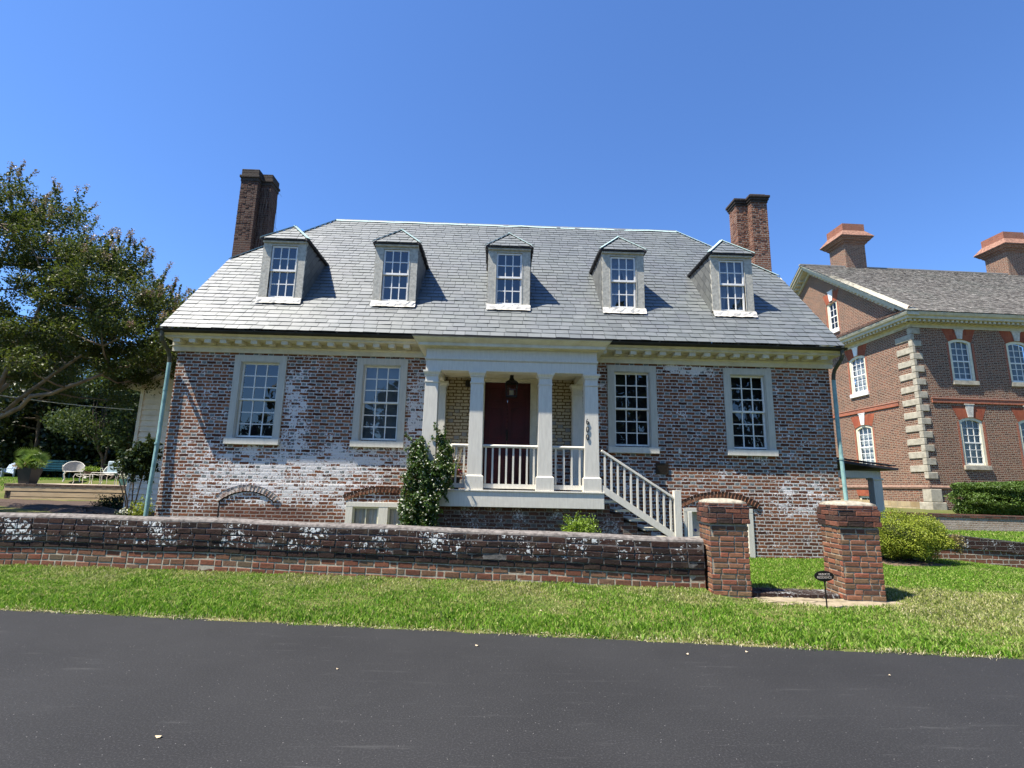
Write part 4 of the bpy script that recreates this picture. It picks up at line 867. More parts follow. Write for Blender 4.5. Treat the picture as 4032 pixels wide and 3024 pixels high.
# ---- chimneys
def chimney(parts,cap,mat,zt,label):
    m=MB(); 
    for (xa,xb,ya,yb,zb,ztp) in parts: m.box(xa,xb,ya,yb,zb,ztp)
    # rough brick courses: thin bands alternately 4 mm proud
    k=m
    for (xa,xb,ya,yb,zb,ztp) in parts:
        z=9.0
        while z<ztp-.05:
            for sx in range(int((xb-xa)/.11)): 
                if random.random()<.55: x=xa+.11*sx; k.box(x+.006,min(x+.104,xb),ya-random.uniform(.003,.011),ya+.01,z+.006,z+.066)
            for (X,sg2) in ((xa,-1),(xb,1)):
                for sy in range(int((yb-ya)/.11)):
                    if random.random()<.55: yy=ya+.11*sy; d=random.uniform(.003,.011); k.box(min(X,X+sg2*d)-(0 if sg2<0 else .01),max(X,X+sg2*d)+(0 if sg2>0 else .01),yy+.006,yy+.104,z+.006,z+.066)
            z+=.075
    C=obj('chimney',m,mat,H,label=label)
    m=MB()
    for (xa,xb,ya,yb,z0,z1,o) in cap: m.box(xa-o,xb+o,ya-o,yb+o,z0,z1)
    obj('chimney_cap',m,'chimcap',C,bevel=.008)
    return C
zt=11.40
cl=chimney([(-8.36,-7.83,3.66,4.54,0,zt-.26),(-7.831,-7.50,3.90,4.40,0,zt-.26)],[(-8.36,-7.83,3.66,4.54,zt-.42,zt-.30,.018),(-8.36,-7.83,3.66,4.54,zt-.30,zt-.22,.05),(-8.36,-7.83,3.66,4.54,zt-.22,zt,.01),(-7.829,-7.50,3.90,4.40,zt-.42,zt-.30,.02),(-7.829,-7.50,3.90,4.40,zt-.30,zt-.225,.048),(-7.829,-7.50,3.90,4.40,zt-.225,zt-.02,.012)],'chimL',zt,'dark twin chimney with dead vines at the left gable')
m=MB()
for s in range(9):
    x=-7.80+random.uniform(0,.28); p=[]; y_=3.87 if x>-7.82 else 3.64
    for k in range(12): p.append((x+.03*math.sin(k*1.3+s)+random.uniform(-.02,.02),y_-.02,7.9+k*.27)); 
    m.tube(p,.005,4)
for s in range(7):
    y_=3.9+random.uniform(0,.5); m.tube([(-7.485,y_+.05*math.sin(k*1.1+s),8.0+k*.27) for k in range(11)],.005,4)
m.tube([(-7.47,4.3,10.9),(-7.40,4.3,10.95),(-7.33,4.32,10.85)],.004,4); m.tube([(-7.48,4.35,9.8),(-7.38,4.35,9.7),(-7.41,4.35,9.4)],.004,4)
obj('dead_vine',m,plain('dry_vine',(.17,.13,.11),.9,.2,9),cl)
zt=11.16
chimney([(8.08,8.60,3.66,4.54,0,zt-.1),(7.70,8.081,3.92,4.44,0,zt-.1)],[(8.08,8.60,3.66,4.54,zt-.30,zt-.22,.025),(8.08,8.60,3.66,4.54,zt-.22,zt-.14,.055),(8.08,8.60,3.66,4.54,zt-.14,zt-.06,.085),(8.08,8.58,3.68,4.52,zt-.06,zt+.02,.0),(7.70,8.079,3.92,4.44,zt-.30,zt-.22,.025),(7.70,8.079,3.92,4.44,zt-.22,zt-.14,.055),(7.70,8.079,3.92,4.44,zt-.14,zt-.06,.083),(7.74,8.079,3.94,4.42,zt-.06,zt-.0,.0)],'chimR',zt,'red twin chimney with corbelled dark cap at the right gable')
# ---- porch
PX=.27
m=MB(); m.box(-1.55,2.13,-1.43,-1.39,1.205,1.50); m.box(-1.55,-1.51,-1.39,-.05,1.205,1.50); m.box(2.09,2.13,-1.39,-.05,1.205,1.50); m.box(-1.56,2.14,-1.45,-.001,1.501,1.528)
PD=obj('porch_deck',m,'trim',H,bevel=.004)
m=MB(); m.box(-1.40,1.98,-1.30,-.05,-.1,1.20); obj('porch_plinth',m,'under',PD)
cxs=[-1.355,-.43,.965,1.905]
def column(cx,y0,back=False):
    m=MB(); h0,h1=(.150,.128) if not back else (.125,.112); d=.145 if not back else .1; zb,zc=1.80,3.90; y1=y0+2*d
    if not back: m.hexa([(cx-h0,y0-.0,1.528),(cx+h0,y0,1.528),(cx+h0,y1,1.528),(cx-h0,y1,1.528),(cx-h1,y0+.01,zc),(cx+h1,y0+.01,zc),(cx+h1,y1-.01,zc),(cx-h1,y1-.01,zc)])
    else: m.hexa([(cx-h0,y0,1.528),(cx+h0,y0,1.528),(cx+h0,-.001,1.528),(cx-h0,-.001,1.528),(cx-h1,y0+.01,zc),(cx+h1,y0+.01,zc),(cx+h1,-.001,zc),(cx-h1,-.001,zc)]); y1=-.001
    c=obj('porch_column' if not back else 'pilaster',m,'trim',H,bevel=.004)
    b=MB(); e=.028; b.box(cx-h0-e,cx+h0+e,y0-e,y1+(e if not back else 0),1.529,1.79); 
    b.hexa([(cx-h0-e,y0-e,1.79),(cx+h0+e,y0-e,1.79),(cx+h0+e,y1+(e if not back else 0),1.79),(cx-h0-e,y1+(e if not back else 0),1.79),(cx-h0+.004,y0-.002,1.815),(cx+h0-.004,y0-.002,1.815),(cx+h0-.004,y1,1.815),(cx-h0+.004,y1,1.815)])
    obj('column_base',b,'trim',c)
    k=MB(); k.box(cx-h1-.016,cx+h1+.016,y0-.008,y1+(.006 if not back else 0),3.655,3.68)
    def fr(a,b2,za,zb_): k.hexa([(cx-h1-a,y0+.006-a,za),(cx+h1+a,y0+.006-a,za),(cx+h1+a,y1+(a-.006 if not back else 0),za),(cx-h1-a,y1+(a-.006 if not back else 0),za),(cx-h1-b2,y0+.006-b2,zb_),(cx+h1+b2,y0+.006-b2,zb_),(cx+h1+b2,y1+(b2-.006 if not back else 0),zb_),(cx-h1-b2,y1+(b2-.006 if not back else 0),zb_)])
    fr(.014,.014,3.79,3.812); fr(.016,.045,3.812,3.862); fr(.048,.048,3.862,3.899)
    obj('column_capital',k,'trim',c); return c
cols=[column(c,-1.385) for c in cxs]
column(-1.29,-.20,True); column(1.80,-.20,True)
# house number on the right-hand column
for i,ch in enumerate('600'):
    n_=text_mesh(ch,.17,.006,'iron',cols[3],'house_number',Matrix.Translation((1.815,-1.395,2.912-.157*i))@Matrix.Rotation(R(90),4,'X')@Matrix.Rotation(R([8,-4,3][i]),4,'Z')@Matrix.Diagonal((.80,1,1,1)),bold=.0005)
obj('junction_box',MB().box(-1.62,-1.50,-.10,-.01,3.60,3.78),'bronze',H); 
# entablature with its cornice
m=MB()
yF=-1.40
m.box(-1.485,2.015,yF,yF+.27,3.902,4.11); m.box(-1.485,-1.215,yF+.271,-.001,3.902,4.11); m.box(1.745,2.015,yF+.271,-.001,3.902,4.11)
m.box(-1.50,2.03,yF-.015,-.001,4.111,4.125); m.box(-1.512,2.042,yF-.028,-.001,4.126,4.165)
m.box(-1.487,2.017,yF-.002,-.002,4.166,4.36)
E_=obj('porch_entablature',m,'trim',H,bevel=.003)
m=MB()
def ring(o0,z0,o1,z1): # a mitred moulding on three sides as one solid
    m.hexa([(-1.487-o0,yF-o0,z0),(2.017+o0,yF-o0,z0),(2.017+o0,-.003,z0),(-1.487-o0,-.003,z0),(-1.487-o1,yF-o1,z1),(2.017+o1,yF-o1,z1),(2.017+o1,-.003,z1),(-1.487-o1,-.003,z1)])
ring(.02,4.361,.035,4.385); ring(.15,4.386,.15,4.445); ring(.155,4.446,.17,4.46); ring(.17,4.461,.25,4.53); ring(.255,4.531,.255,4.55)
obj('porch_cornice',m,'corn',E_)
obj('porch_ceiling',MB().box(-1.214,1.744,yF+.272,-.002,4.04,4.06),'corn',E_)
m=MB(); m.add([(-1.76,-1.675,4.551),(2.29,-1.675,4.551),(2.29,-.448,4.84),(-1.76,-.448,4.84),(-1.76,-1.675,4.565),(2.29,-1.675,4.565),(2.29,-.448,4.855),(-1.76,-.448,4.855)],[(0,3,2,1),(4,5,6,7),(0,1,5,4),(1,2,6,5),(2,3,7,6),(3,0,4,7)]); obj('porch_roof',m,'slate_d',E_)
m=MB(); 
for s,x in ((-1,-1.76),(1,2.29)): m.add([(x,-1.675,4.552),(x,-.448,4.552),(x,-.448,4.84)],[(0,1,2)])
obj('roof_end',m,'corn',E_)
# railings
def railing(x0,x1,n,label=None):
    m=MB(); m.box(x0,x1,-1.30,-1.22,2.365,2.385); m.prism([(-1.315,2.386),(-1.205,2.386),(-1.205,2.405),(-1.235,2.425),(-1.285,2.425),(-1.315,2.405)],'x',x0,x1); r=obj('railing',m,'trim',H,bevel=.003)
    b=MB(); b.box(x0,x1,-1.285,-1.235,1.56,1.65); obj('bottom_rail',b,'trim',r)
    for i in range(n):
        x=x0+(x1-x0)*(i+.5)/n; obj('baluster',MB().box(x-.0175,x+.0175,-1.278,-1.242,1.65,2.366),'trim',r)
railing(-1.20,-.57,4); railing(-.285,.82,8); railing(1.11,1.755,4)
# door
m=MB(); m.box(-.34,-.305,-.01,.25,1.53,4.0); m.box(.745,.93,-.02,.25,1.53,4.0); m.box(-.34,.93,-.03,.25,3.955,4.02); m.box(-.42,1.0,-.06,-.001,4.0,4.04); m.box(.745,.76,-.035,-.02,1.53,3.95); m.box(.90,.93,-.035,-.02,1.53,3.95)
DF=obj('door_frame',m,'corn',H,bevel=.004)
for a,b,kn in ((-.303,.218,0),(.222,.743,1)):
    m=MB(); y=.06; m.box(a,b,y+.012,y+.05,1.54,3.952)
    st=.085
    def fr(x0,x1,z0,z1): m.box(x0,x1,y,y+.012,z0,z1)
    fr(a,a+st,1.54,3.952); fr(b-st,b,1.54,3.952)
    for z0,z1 in ((1.54,1.72),(2.20,2.32),(2.52,2.64),(3.38,3.48),(3.84,3.952)): fr(a+st,b-st,z0,z1)
    for z0,z1 in ((1.72,2.20),(2.64,3.38),(3.48,3.84)): m.prism([(a+st+.05,z0+.05),(b-st-.05,z0+.05),(b-st-.05,z1-.05),(a+st+.05,z1-.05)],'y',y+.003,y+.012)
    d=obj('door_leaf',m,'door',DF,bevel=.003)
m=MB(); m.lathe((-.245,.03,2.42),[(0,-.02),(.022,-.012),(.026,0),(.022,.012),(0,.02)],12); obj('door_knob',m,'bronze',DF)
m=MB(); m.box(.195,.245,.035,.062,2.62,2.86); m.tube([(.22,.05,2.83),(.22,.01,2.80),(.22,.01,2.70),(.22,.05,2.66)],.009,8); obj('door_knocker',m,'bronze',DF)
obj('threshold',MB().box(-.34,.93,-.06,.06,1.529,1.56),'bronze',DF)
# stairs to the right
m=MB(); y=-1.40; sl=-.633; 
m.hexa([(2.10,y,1.525),(2.10,y+.045,1.525),(3.62,y+.045,1.525+sl*1.52),(3.62,y,1.525+sl*1.52),(2.10,y,1.675),(2.10,y+.045,1.675),(3.62,y+.045,1.675+sl*1.52),(3.62,y,1.675+sl*1.52)])
ST=obj('stair_stringer',m,'trim',H)
m=MB()
for i in range(6):
    x=2.10+i*.27; z=1.50-.171*(i+1)
    m.box(x,x+.29,-1.35,-.12,z,z+.035)
obj('stair_tread',m,'corn',ST)
m=MB()
for i in range(5):
    x=2.0+i*.27; z=1.46-.171*(i+1); m.box(x,x+.269,-1.28,-.12,-.1,z)
m.box(3.35,4.0,-1.30,-.12,-.1,.50); m.box(4.0,4.15,-1.3,-.5,-.1,.33)
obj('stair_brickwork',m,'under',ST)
obj('newel_post',MB().box(3.515,3.65,-1.44,-1.31,.2,1.595),'trim',ST,bevel=.004)
obj('lower_post',MB().box(3.78,3.86,-1.42,-1.34,.2,1.19),'trim',ST,bevel=.004)
m=MB(); p=Vector((2.09,-1.375,2.345)); q=Vector((3.52,-1.375,1.445)); m.bar(p,q,.075,.045); obj('handrail',m,'trim',ST,bevel=.006)
for i in range(11):
    x=2.16+i*.129; z0=1.66+sl*(x-2.10); z1=2.345-.6294*(x-2.09)-.03
    obj('baluster',MB().box(x-.0175,x+.0175,-1.393,-1.357,z0,z1),'trim',ST)
H_=H
# ------------------------------------------------------------------ things on and round the porch
L=thing('porch_lantern','black hanging lantern with three candles in front of the red door','lantern',(.285,-.80,3.48))
m=MB(); m.tube([(0,0,.60),(0,0,.46)],.006,6); m.lathe((0,0,0),[(.001,.475),(.055,.47),(.06,.455),(.05,.44),(.06,.40),(.09,.36),(.16,.325),(.165,.315),(.15,.31),(.001,.31)],4); 
for v in range(len(m.v)):
    x,y,z=m.v[v]; m.v[v]=((x-y)*.7071,(x+y)*.7071,z)
obj('lantern_top',m,'iron',L)
m=MB()
for sx in (-1,1):
    for sy in (-1,1): m.bar((sx*.125,sy*.125,.31),(sx*.105,sy*.105,.02),.014,.014)
m.box(-.115,.115,-.115,.115,.0,.022); m.tube([(0,0,.31),(0,0,.25)],.008,6)
for s in (-1,1): m.bar((-.125,s*.125,.30),(.125,s*.125,.30),.014,.014); m.bar((s*.125,-.125,.30),(s*.125,.125,.30),.014,.014)
obj('lantern_frame',m,'iron',L)
for x,y in ((-.03,0),(.03,.01),(0,.03)): obj('candle',MB().tube([(x,y,.022),(x,y,.15)],.011,8),'flame',L)
m=MB()
for s in (-1,1): m.quad((-.12,s*.12,.3),(.12,s*.12,.3),(.103,s*.103,.02),(-.103,s*.103,.02)); m.quad((s*.12,-.12,.3),(s*.12,.12,.3),(s*.103,.103,.02),(s*.103,-.103,.02))
obj('lantern_glass',m,'clear',L)
cb=thing('wall_speaker','small black box under the porch ceiling left of the door','speaker',(-.70,-.10,3.88)); obj('box_body',MB().box(-.05,.05,-.07,.09,-.06,.06),'iron',cb,bevel=.008); obj('mounting_arm',MB().box(-.012,.012,.0,.10,.061,.10),'iron',cb)
def blob_pts(c,r,n,shell=.55,nz=.18,flat=0):
    d=RNG.normal(size=(n,3)); d/=np.linalg.norm(d,axis=1)[:,None]
    if flat: d=np.sign(d)*np.abs(d)**flat; d/=(np.abs(d)**(2/flat)).sum(1)[:,None]**(flat/2)
    rad=shell+(1-shell)*RNG.uniform(0,1,n)**.5
    f=1+nz*(np.sin(d[:,0]*7+c[0])*np.sin(d[:,1]*6+1)+np.sin(d[:,2]*8+d[:,0]*5)*.7)
    P=d*(rad*f)[:,None]*np.array(r)+np.array(c)
    return P,d
# jasmine climbing the left column
J=thing('jasmine_vine','dark leafy jasmine with small white flowers climbing the leftmost porch column','plant',(-1.45,-1.72,.2))
o3=np.array([-1.45,-1.72,.2]); P=[]
for c,r,n in (((-1.42,-1.70,.75),(.36,.22,.52),4200),((-1.38,-1.68,1.25),(.34,.22,.34),3000),((-1.48,-1.62,1.75),(.27,.20,.42),2800),((-1.55,-1.5,2.15),(.17,.16,.28),1300),((-1.08,-1.55,1.75),(.24,.16,.36),2600),((-1.02,-1.45,2.15),(.17,.13,.30),1300),((-1.12,-1.35,2.48),(.10,.08,.12),260),((-1.5,-1.4,2.4),(.08,.08,.14),200),((-1.72,-1.62,1.2),(.10,.14,.5),700)):
    p,d=blob_pts(c,r,n,.35,.22); P.append(p)
for k in range(46):
    q=P[RNG.integers(len(P))]; s0=q[RNG.integers(len(q))]; dd=RNG.normal(size=3)+np.array([0,-.4,.9]); dd/=np.linalg.norm(dd); n=22; P.append(s0+np.outer(RNG.uniform(0,.2,n),dd)+RNG.normal(size=(n,3))*.018)
P=np.concatenate(P)-o3
leaves('foliage',P,.062,'l_jas',J,.5,.3)
idx=RNG.choice(len(P),1500); leaves('flowers',P[idx]+np.array([-.01,-.03,.02])+RNG.normal(size=(1500,3))*.02,.034,'petal',J,.9,.6)
m=MB()
for k in range(6):
    x=RNG.uniform(-.12,.12); m.tube([(x,0,-.1),(x*1.4,-.02,.5),(x*.5+.05*math.sin(k),.1,1.2),(.0+.3*math.sin(k*2),.2,1.9)],.010,5)
obj('stem',m,'barkd',J)
S=thing('lime_shrub','small bright lime green shrub in front of the porch plinth','shrub',(1.55,-1.9,.16))
o3=np.array([1.55,-1.9,.16]); p,d=blob_pts((1.55,-1.9,.55),(.36,.32,.46),3600,.4,.25); q,_=blob_pts((1.55,-1.9,.86),(.26,.2,.22),1200,.3,.4)
sp=[]; 
for k in range(26):
    a=RNG.uniform(0,6.28); r=RNG.uniform(.05,.30); b0=np.array([1.55+r*math.cos(a),-1.9+r*math.sin(a),.8]); h=RNG.uniform(.12,.34); n=26
    sp.append(b0+np.stack([np.cos(a)*.10*np.linspace(0,1,n),np.sin(a)*.10*np.linspace(0,1,n),h*np.linspace(0,1,n)],1)+RNG.normal(size=(n,3))*.012)
leaves('foliage',np.concatenate([p,q]+sp)-o3,.035,'l_lime',S,.55,.6); obj('stem',MB().tube([(0,0,-.05),(.02,0,.3),(0,.02,.6)],[.02,.015,.008],6),'barkd',S)
F=thing('porch_planter','black pot of thin stems and pink flowers behind the left porch railing','planter',(-.86,-.75,1.529))
m=MB(); m.lathe((0,0,0),[(.001,0),(.09,0),(.12,.22),(.125,.24),(.11,.24),(.10,.21),(.001,.21)],16); obj('pot',m,'pot',F)
p,_=blob_pts((0,0,.36),(.16,.14,.18),260,.1,.3); leaves('foliage',p,.06,'l_lime',F,.3,.8); p,_=blob_pts((.10,-.04,.34),(.09,.06,.08),60,.1,.3); MT['pink']=leaf_mat('pink_petal',[(.55,.03,.10),(.6,.25,.3)],.2); leaves('flowers',p,.045,'pink',F,.8)
m=MB(); 
for k in range(14): a=k*2.4; m.tube([(0,0,.2),(.08*math.cos(a),.08*math.sin(a),.55),(.17*math.cos(a),.17*math.sin(a),.85+.02*k%3)],.004,4)
obj('stem',m,plain('dry_stems',(.42,.38,.24),.9,.2,9),F)
# ------------------------------------------------------------------ right-hand bush, hedge, terrace walls
def bush(name,label,cat,c,r,n,size,mat,nz=.1,shell=.72,core=True,extra=None,lumps=0,flat=0):
    B=thing(name,label,cat,(c[0],c[1],float(ground_h(c[0],c[1])))); o3=np.array(B.location)
    P,d=blob_pts(c,r,n,shell,nz,flat); 
    if lumps:
        Q=[]; 
        for k in range(lumps):
            dd=RNG.normal(size=3); dd/=np.linalg.norm(dd); dd[2]=abs(dd[2])*.9-.25; cc=np.array(c)+dd*np.array(r)*.86; q,_=blob_pts(cc,(.17*r[0]**.3,.16,.12),int(n*.35/lumps),.3,.2); Q.append(q)
        P=np.concatenate([P]+Q); 
    P=P[P[:,2]>o3[2]+.03]
    leaves('foliage',P-o3,size,mat,B,.55,.4)
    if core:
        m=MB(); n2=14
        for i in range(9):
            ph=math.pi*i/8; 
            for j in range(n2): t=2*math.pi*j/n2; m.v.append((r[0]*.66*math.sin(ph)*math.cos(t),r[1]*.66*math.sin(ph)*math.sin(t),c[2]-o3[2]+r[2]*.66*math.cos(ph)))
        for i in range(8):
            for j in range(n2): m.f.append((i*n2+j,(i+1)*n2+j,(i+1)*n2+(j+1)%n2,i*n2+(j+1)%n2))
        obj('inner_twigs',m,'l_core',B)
    m=MB()
    for k in range(5): a=k*1.3; m.tube([(.05*math.cos(a),.05*math.sin(a),-.1),(.25*r[0]*math.cos(a),.25*r[1]*math.sin(a),.35*r[2]),(.5*r[0]*math.cos(a),.5*r[1]*math.sin(a),r[2])],[.022,.016,.008],5)
    obj('stem',m,'barkd',B)
    return B,o3
B,o3=bush('round_bush','round clipped yellow green bush with a browned patch beside the gate pillar','bush',(8.87,-.25,.70),(.95,.78,.50),26000,.034,'l_bush',.15,.62,lumps=70)
p,_=blob_pts((9.78,-.62,.62),(.16,.12,.22),900,.2,.2); leaves('browned_leaves',p-o3,.036,'l_bushr',B)
bush('clipped_hedge','large clipped dark green hedge in front of the mansion corner','hedge',(20.6,7.6,1.50),(3.5,1.1,.66),90000,.065,'l_box',.07,.84,lumps=120,flat=.55)
bush('terrace_shrub','small dark shrub hanging over the upper terrace wall at the right edge','shrub',(18.1,4.9,.72),(.45,.3,.3),2500,.05,'l_box',.2,.4)
rw=thing('low_retaining_wall','low brick retaining wall with lichen spotted dark top right of the round bush','wall',(10.0,.30,0),-.03)
m=MB(); 
def slantwall(x0,x1,n,zb,zt,y0,y1,mat,name,par):
    m=MB()
    for i in range(n+1):
        x=x0+(x1-x0)*i/n; m.v+=[(x,y0+.004*math.sin(x*3),zb(x)),(x,y0+.004*math.sin(x*3),zt(x)),(x,y1,zt(x)),(x,y1,zb(x))]
    for i in range(n):
        for j in range(4): m.f.append((i*4+j,(i+1)*4+j,(i+1)*4+(j+1)%4,i*4+(j+1)%4)[::-1])
    m.f.append((0,1,2,3)); m.f.append((n*4+3,n*4+2,n*4+1,n*4)); return obj(name,m,mat,par)
zt_=lambda x:.775-.09*x
slantwall(0,7,14,lambda x:-1.2,lambda x:zt_(x)-.26,0,.3,'gwall','wall_body',rw)
slantwall(-.01,7,14,lambda x:zt_(x)-.259,lambda x:zt_(x)-.02,-.028,.31,'gcap','top_courses',rw)
slantwall(-.01,7,14,lambda x:zt_(x)-.019,lambda x:zt_(x),-.015,.30,'gtop','mortar_coping',rw)
MT['pale']=brick_mat('pale_limewashed_terrace_brick',[(.30,.19,.13),(.36,.26,.19),(.26,.17,.12)],None,(.55,.50,.42),course=.065,dirt=.3,wash=(.42,.62,.6,(.58,.52,.46)),bump=1.)
uw=thing('terrace_wall','long pale weathered brick terrace wall below the clipped hedge','wall',(12.6,4.95,0),-.02)
zu=lambda x:1.05-.012*x
slantwall(0,9,9,lambda x:-.5,lambda x:zu(x)-.10,0,.35,'pale','wall_body',uw); slantwall(-.01,9,9,lambda x:zu(x)-.099,lambda x:zu(x),-.02,.37,'pilcap','top_courses',uw)
# ------------------------------------------------------------------ side porch right of the house
sp=thing('side_entrance_canopy','small dark shingled canopy on a grey post at the right side of the house','canopy',(7.77,2.6,0))
m=MB(); m.hexa([(0,-.35,2.60),(3.12,-.35,2.24),(3.12,1.6,2.24),(0,1.6,2.60),(0,-.35,2.68),(3.14,-.35,2.30),(3.14,1.6,2.30),(0,1.6,2.68)])
cr_=obj('canopy_roof',m,'slate_d',sp)
slates([(.02,.15,3.1)],.2,.45,'slate_d',cr_,'shingle_edge',O=Vector((0,-.36,2.70)),U=Vector((math.cos(.115),0,-math.sin(.115))),S=Vector((0,1,.02)),N=Vector((.11,0,.99)),thick=.02)
m=MB(); m.box(0,2.80,-.10,.08,2.03,2.22); m.box(2.62,2.80,.08,1.4,2.03,2.22); obj('beam',m,'trim',sp)
m=MB(); m.box(2.56,2.80,-.13,.11,.1,2.0); m.box(2.53,2.83,-.16,.14,1.98,2.03); obj('post',m,'trim',sp,bevel=.01)
# ------------------------------------------------------------------ clapboard wing behind the left corner
wg=thing('clapboard_wing','cream clapboard rear wing with low gable behind the left corner of the house','building',(-11.33,5,0))
m=MB(); ex=.175; z=.6; 
while z<6.3:
    x0=0 if z<4.42 else (z-4.42)/.53; 
    if x0>4.2: break
    m.add([(x0+.05,-.05,z),(5.2,-.05,z),(5.2,-.004,z+ex-.006),(x0+.05+(ex/.53 if z>4.4 else 0),-.004,z+ex-.006),(x0+.05,0,z+.008),(5.2,0,z+.008)],[(0,1,2,3),(4,5,1,0)]); z+=ex
obj('clapboards',m,'clap',wg)
m=MB(); m.add([(.02,0,0),(5.2,0,0),(5.2,0,6.9),(4.6,0,6.85),(.02,0,4.45),(.02,6,0),(.02,6,4.45)],[(0,1,2,3,4),(0,4,6,5)]); obj('wall_core',m,'clap',wg)
obj('corner_board',MB().box(0,.10,-.065,.02,.3,4.42),'clap',wg)
m=MB(); rs=.53
m.hexa([(-.50,-.28,4.61),(5.2,-.28,4.61+5.7*rs),(5.2,6,4.61+5.7*rs),(-.50,6,4.61),(-.50,-.28,4.66),(5.2,-.28,4.66+5.7*rs),(5.2,6,4.66+5.7*rs),(-.50,6,4.66)]); obj('wing_roof',m,'slate_d',wg)
m=MB(); m.hexa([(-.46,-.25,4.50),(5.2,-.25,4.50+5.66*rs),(5.2,-.20,4.50+5.66*rs),(-.46,-.20,4.50),(-.46,-.25,4.625),(5.2,-.25,4.625+5.66*rs),(5.2,-.20,4.625+5.66*rs),(-.46,-.20,4.625)]); m.hexa([(0,-.2,4.43),(5.2,-.2,4.43+5.2*rs+.1),(5.2,-.03,4.43+5.2*rs+.1),(0,-.03,4.43),(0,-.2,4.56),(5.2,-.2,4.56+5.2*rs+.1),(5.2,-.03,4.56+5.2*rs+.1),(0,-.03,4.56)]); m.box(-.42,.12,-.24,.0,4.40,4.53); m.box(-.42,.02,0,5,4.40,4.55); obj('raking_cornice',m,'corn',wg)
obj('wall_lamp',MB().box(1.03,1.13,-.16,-.03,3.55,3.85),'bronze',wg)
cbm=MB(); pts=[Vector((-11.45,4.9,3.72)).lerp(Vector((-21.5,3.2,5.35)),t)+Vector((0,0,-.35*4*t*(1-t))) for t in np.linspace(0,1,16)]; cbm.tube(pts,.011,5); o=obj('utility_cable',cbm,'wiron'); tag(o,'thin pale overhead cable running from the clapboard wing into the trees','cable')
# ------------------------------------------------------------------ brick mansion at right
MA=R(1.8); MS=thing('brick_mansion','large two storey brick mansion with stone quoins at the right edge','mansion',(19.729,12,0),MA)
# local frame: x along the front, y back
EZ=10.12; AP=15.62; D2=7.05; WL=17
fw=[(1.83,2.99),(4.76,5.92),(7.69,8.85),(10.62,11.78)]; lo=(2.97,5.20); up=(6.95,9.0)
fh=[(a,b,z0,z1) for a,b in fw for z0,z1 in (lo,up)]
sw=[(3.17,4.43),(9.67,10.93)]; shh=[(a,b,z0,z1) for a,b in sw for z0,z1 in (lo,up)]+[(3.6,4.6,.3,1.48)]
m=MB(); wall_grid(m,0,WL,1.95,9.55,fh,0,.25); wall_grid(m,-.06,WL,-.2,1.9,[],-.06,.1)
wall_grid(m,0,14.1,1.95,9.55,[h for h in shh if h[2]>2],0,.25,axis='x'); wall_grid(m,-.06,14.1,-.2,1.9,[(3.6,4.6,.3,1.48)],-.06,.25,axis='x')

gt=lambda y:10.12+(min(y,14.1-y)+.62)*.7171-.15
for ya,yb,hl in ((0,4.92,0),(4.92,5.82,1),(5.82,7.05,0),(7.05,8.28,0),(8.28,9.18,1),(9.18,14.1,0)):
    if hl: m.quad((0,ya,9.55),(0,yb,9.55),(0,yb,10.95),(0,ya,10.95)); m.quad((0,ya,12.60),(0,yb,12.60),(0,yb,gt(yb)),(0,ya,gt(ya)))
    else: m.quad((0,ya,9.55),(0,yb,9.55),(0,yb,gt(yb)),(0,ya,gt(ya)))
m.quad((0,14.1,0),(WL,14.1,0),(WL,14.1,9.6),(0,14.1,9.6)); m.quad((WL,0,0),(WL,14.1,0),(WL,14.1,9.6),(WL,0,9.6))
obj('brick_wall',m,'man',MS)
m=MB(); m.box(-.08,WL,-.10,-.061,-.3,.80); m.add([(-.075,-.10,-.3),(-.075,14,-.3),(-.075,14,1.28),(-.075,-.10,1.28)],[(3,2,1,0)]); obj('foundation',m,'fstone',MS)
m=MB(); m.prism([(-.11,1.90),(-.12,1.95),(-.02,2.03),(0,2.03),(0,1.88),(-.11,1.88)],'x',-.10,WL); m.prism([(-.11,1.90),(-.12,1.95),(-.02,2.03),(0,2.03),(0,1.88),(-.11,1.88)],'y',-.10,14.1); obj('water_table',m,'wtab',MS)
m=MB(); m.box(.62,WL,-.05,0,5.86,6.05); m.box(.60,WL,-.07,0,6.05,6.09); m.box(-.05,0,1.22,14.1,5.86,6.05); m.box(-.07,0,1.2,14.1,6.05,6.09); obj('belt_course',m,'rubc',MS)
def quoins(x,sx):
    z=2.33; k=0
    while z<9.5:
        h=.29
        if k%2==0: bx=(-.045,.43,-.045,.18)
        else: bx=(-.045,.10,-.045,.96)
        hgt=.30; zz=z+k*0
        m=MB(); m.box(bx[0],bx[1],bx[2],bx[3],zz,zz+.295); obj('quoin',m,'stone',MS,bevel=.018); z+=.3115; k+=1
quoins(0,1)
m=MB(); m.box(-.10,.45,-.12,.35,1.28,1.87); m.box(-.10,.60,-.13,.6,.55,1.279); obj('corner_stone',m,'stone',MS,bevel=.03)
# cornice
def dent_cornice(p,q,parent,inward,drop=0,slope=None):
    pass
m=MB(); prf=[(0,9.50),(-.04,9.50),(-.05,9.66),(-.12,9.70),(-.12,9.80),(-.50,9.82),(-.50,9.93),(-.58,9.98),(-.62,10.08),(-.62,10.12),(0,10.12)]
# front run with a mitre at the corner
for (px,pz),(qx,qz) in zip(prf,prf[1:]): m.quad((px,px,pz),(WL,px,pz),(WL,qx,qz),(qx,qx,qz)); m.quad((px,14.1,pz),(px,px,pz),(qx,qx,qz),(qx,14.1,qz))
k=0
for i in range(int((WL+.4)/.235)): x=-.36+i*.235; m.box(x,x+.12,-.42,-.12,9.70,9.815)
for i in range(int(14.3/.235)): y=-.36+i*.235; m.box(-.42,-.12,y,y+.12,9.70,9.815)
obj('main_cornice',m,'mcorn',MS)
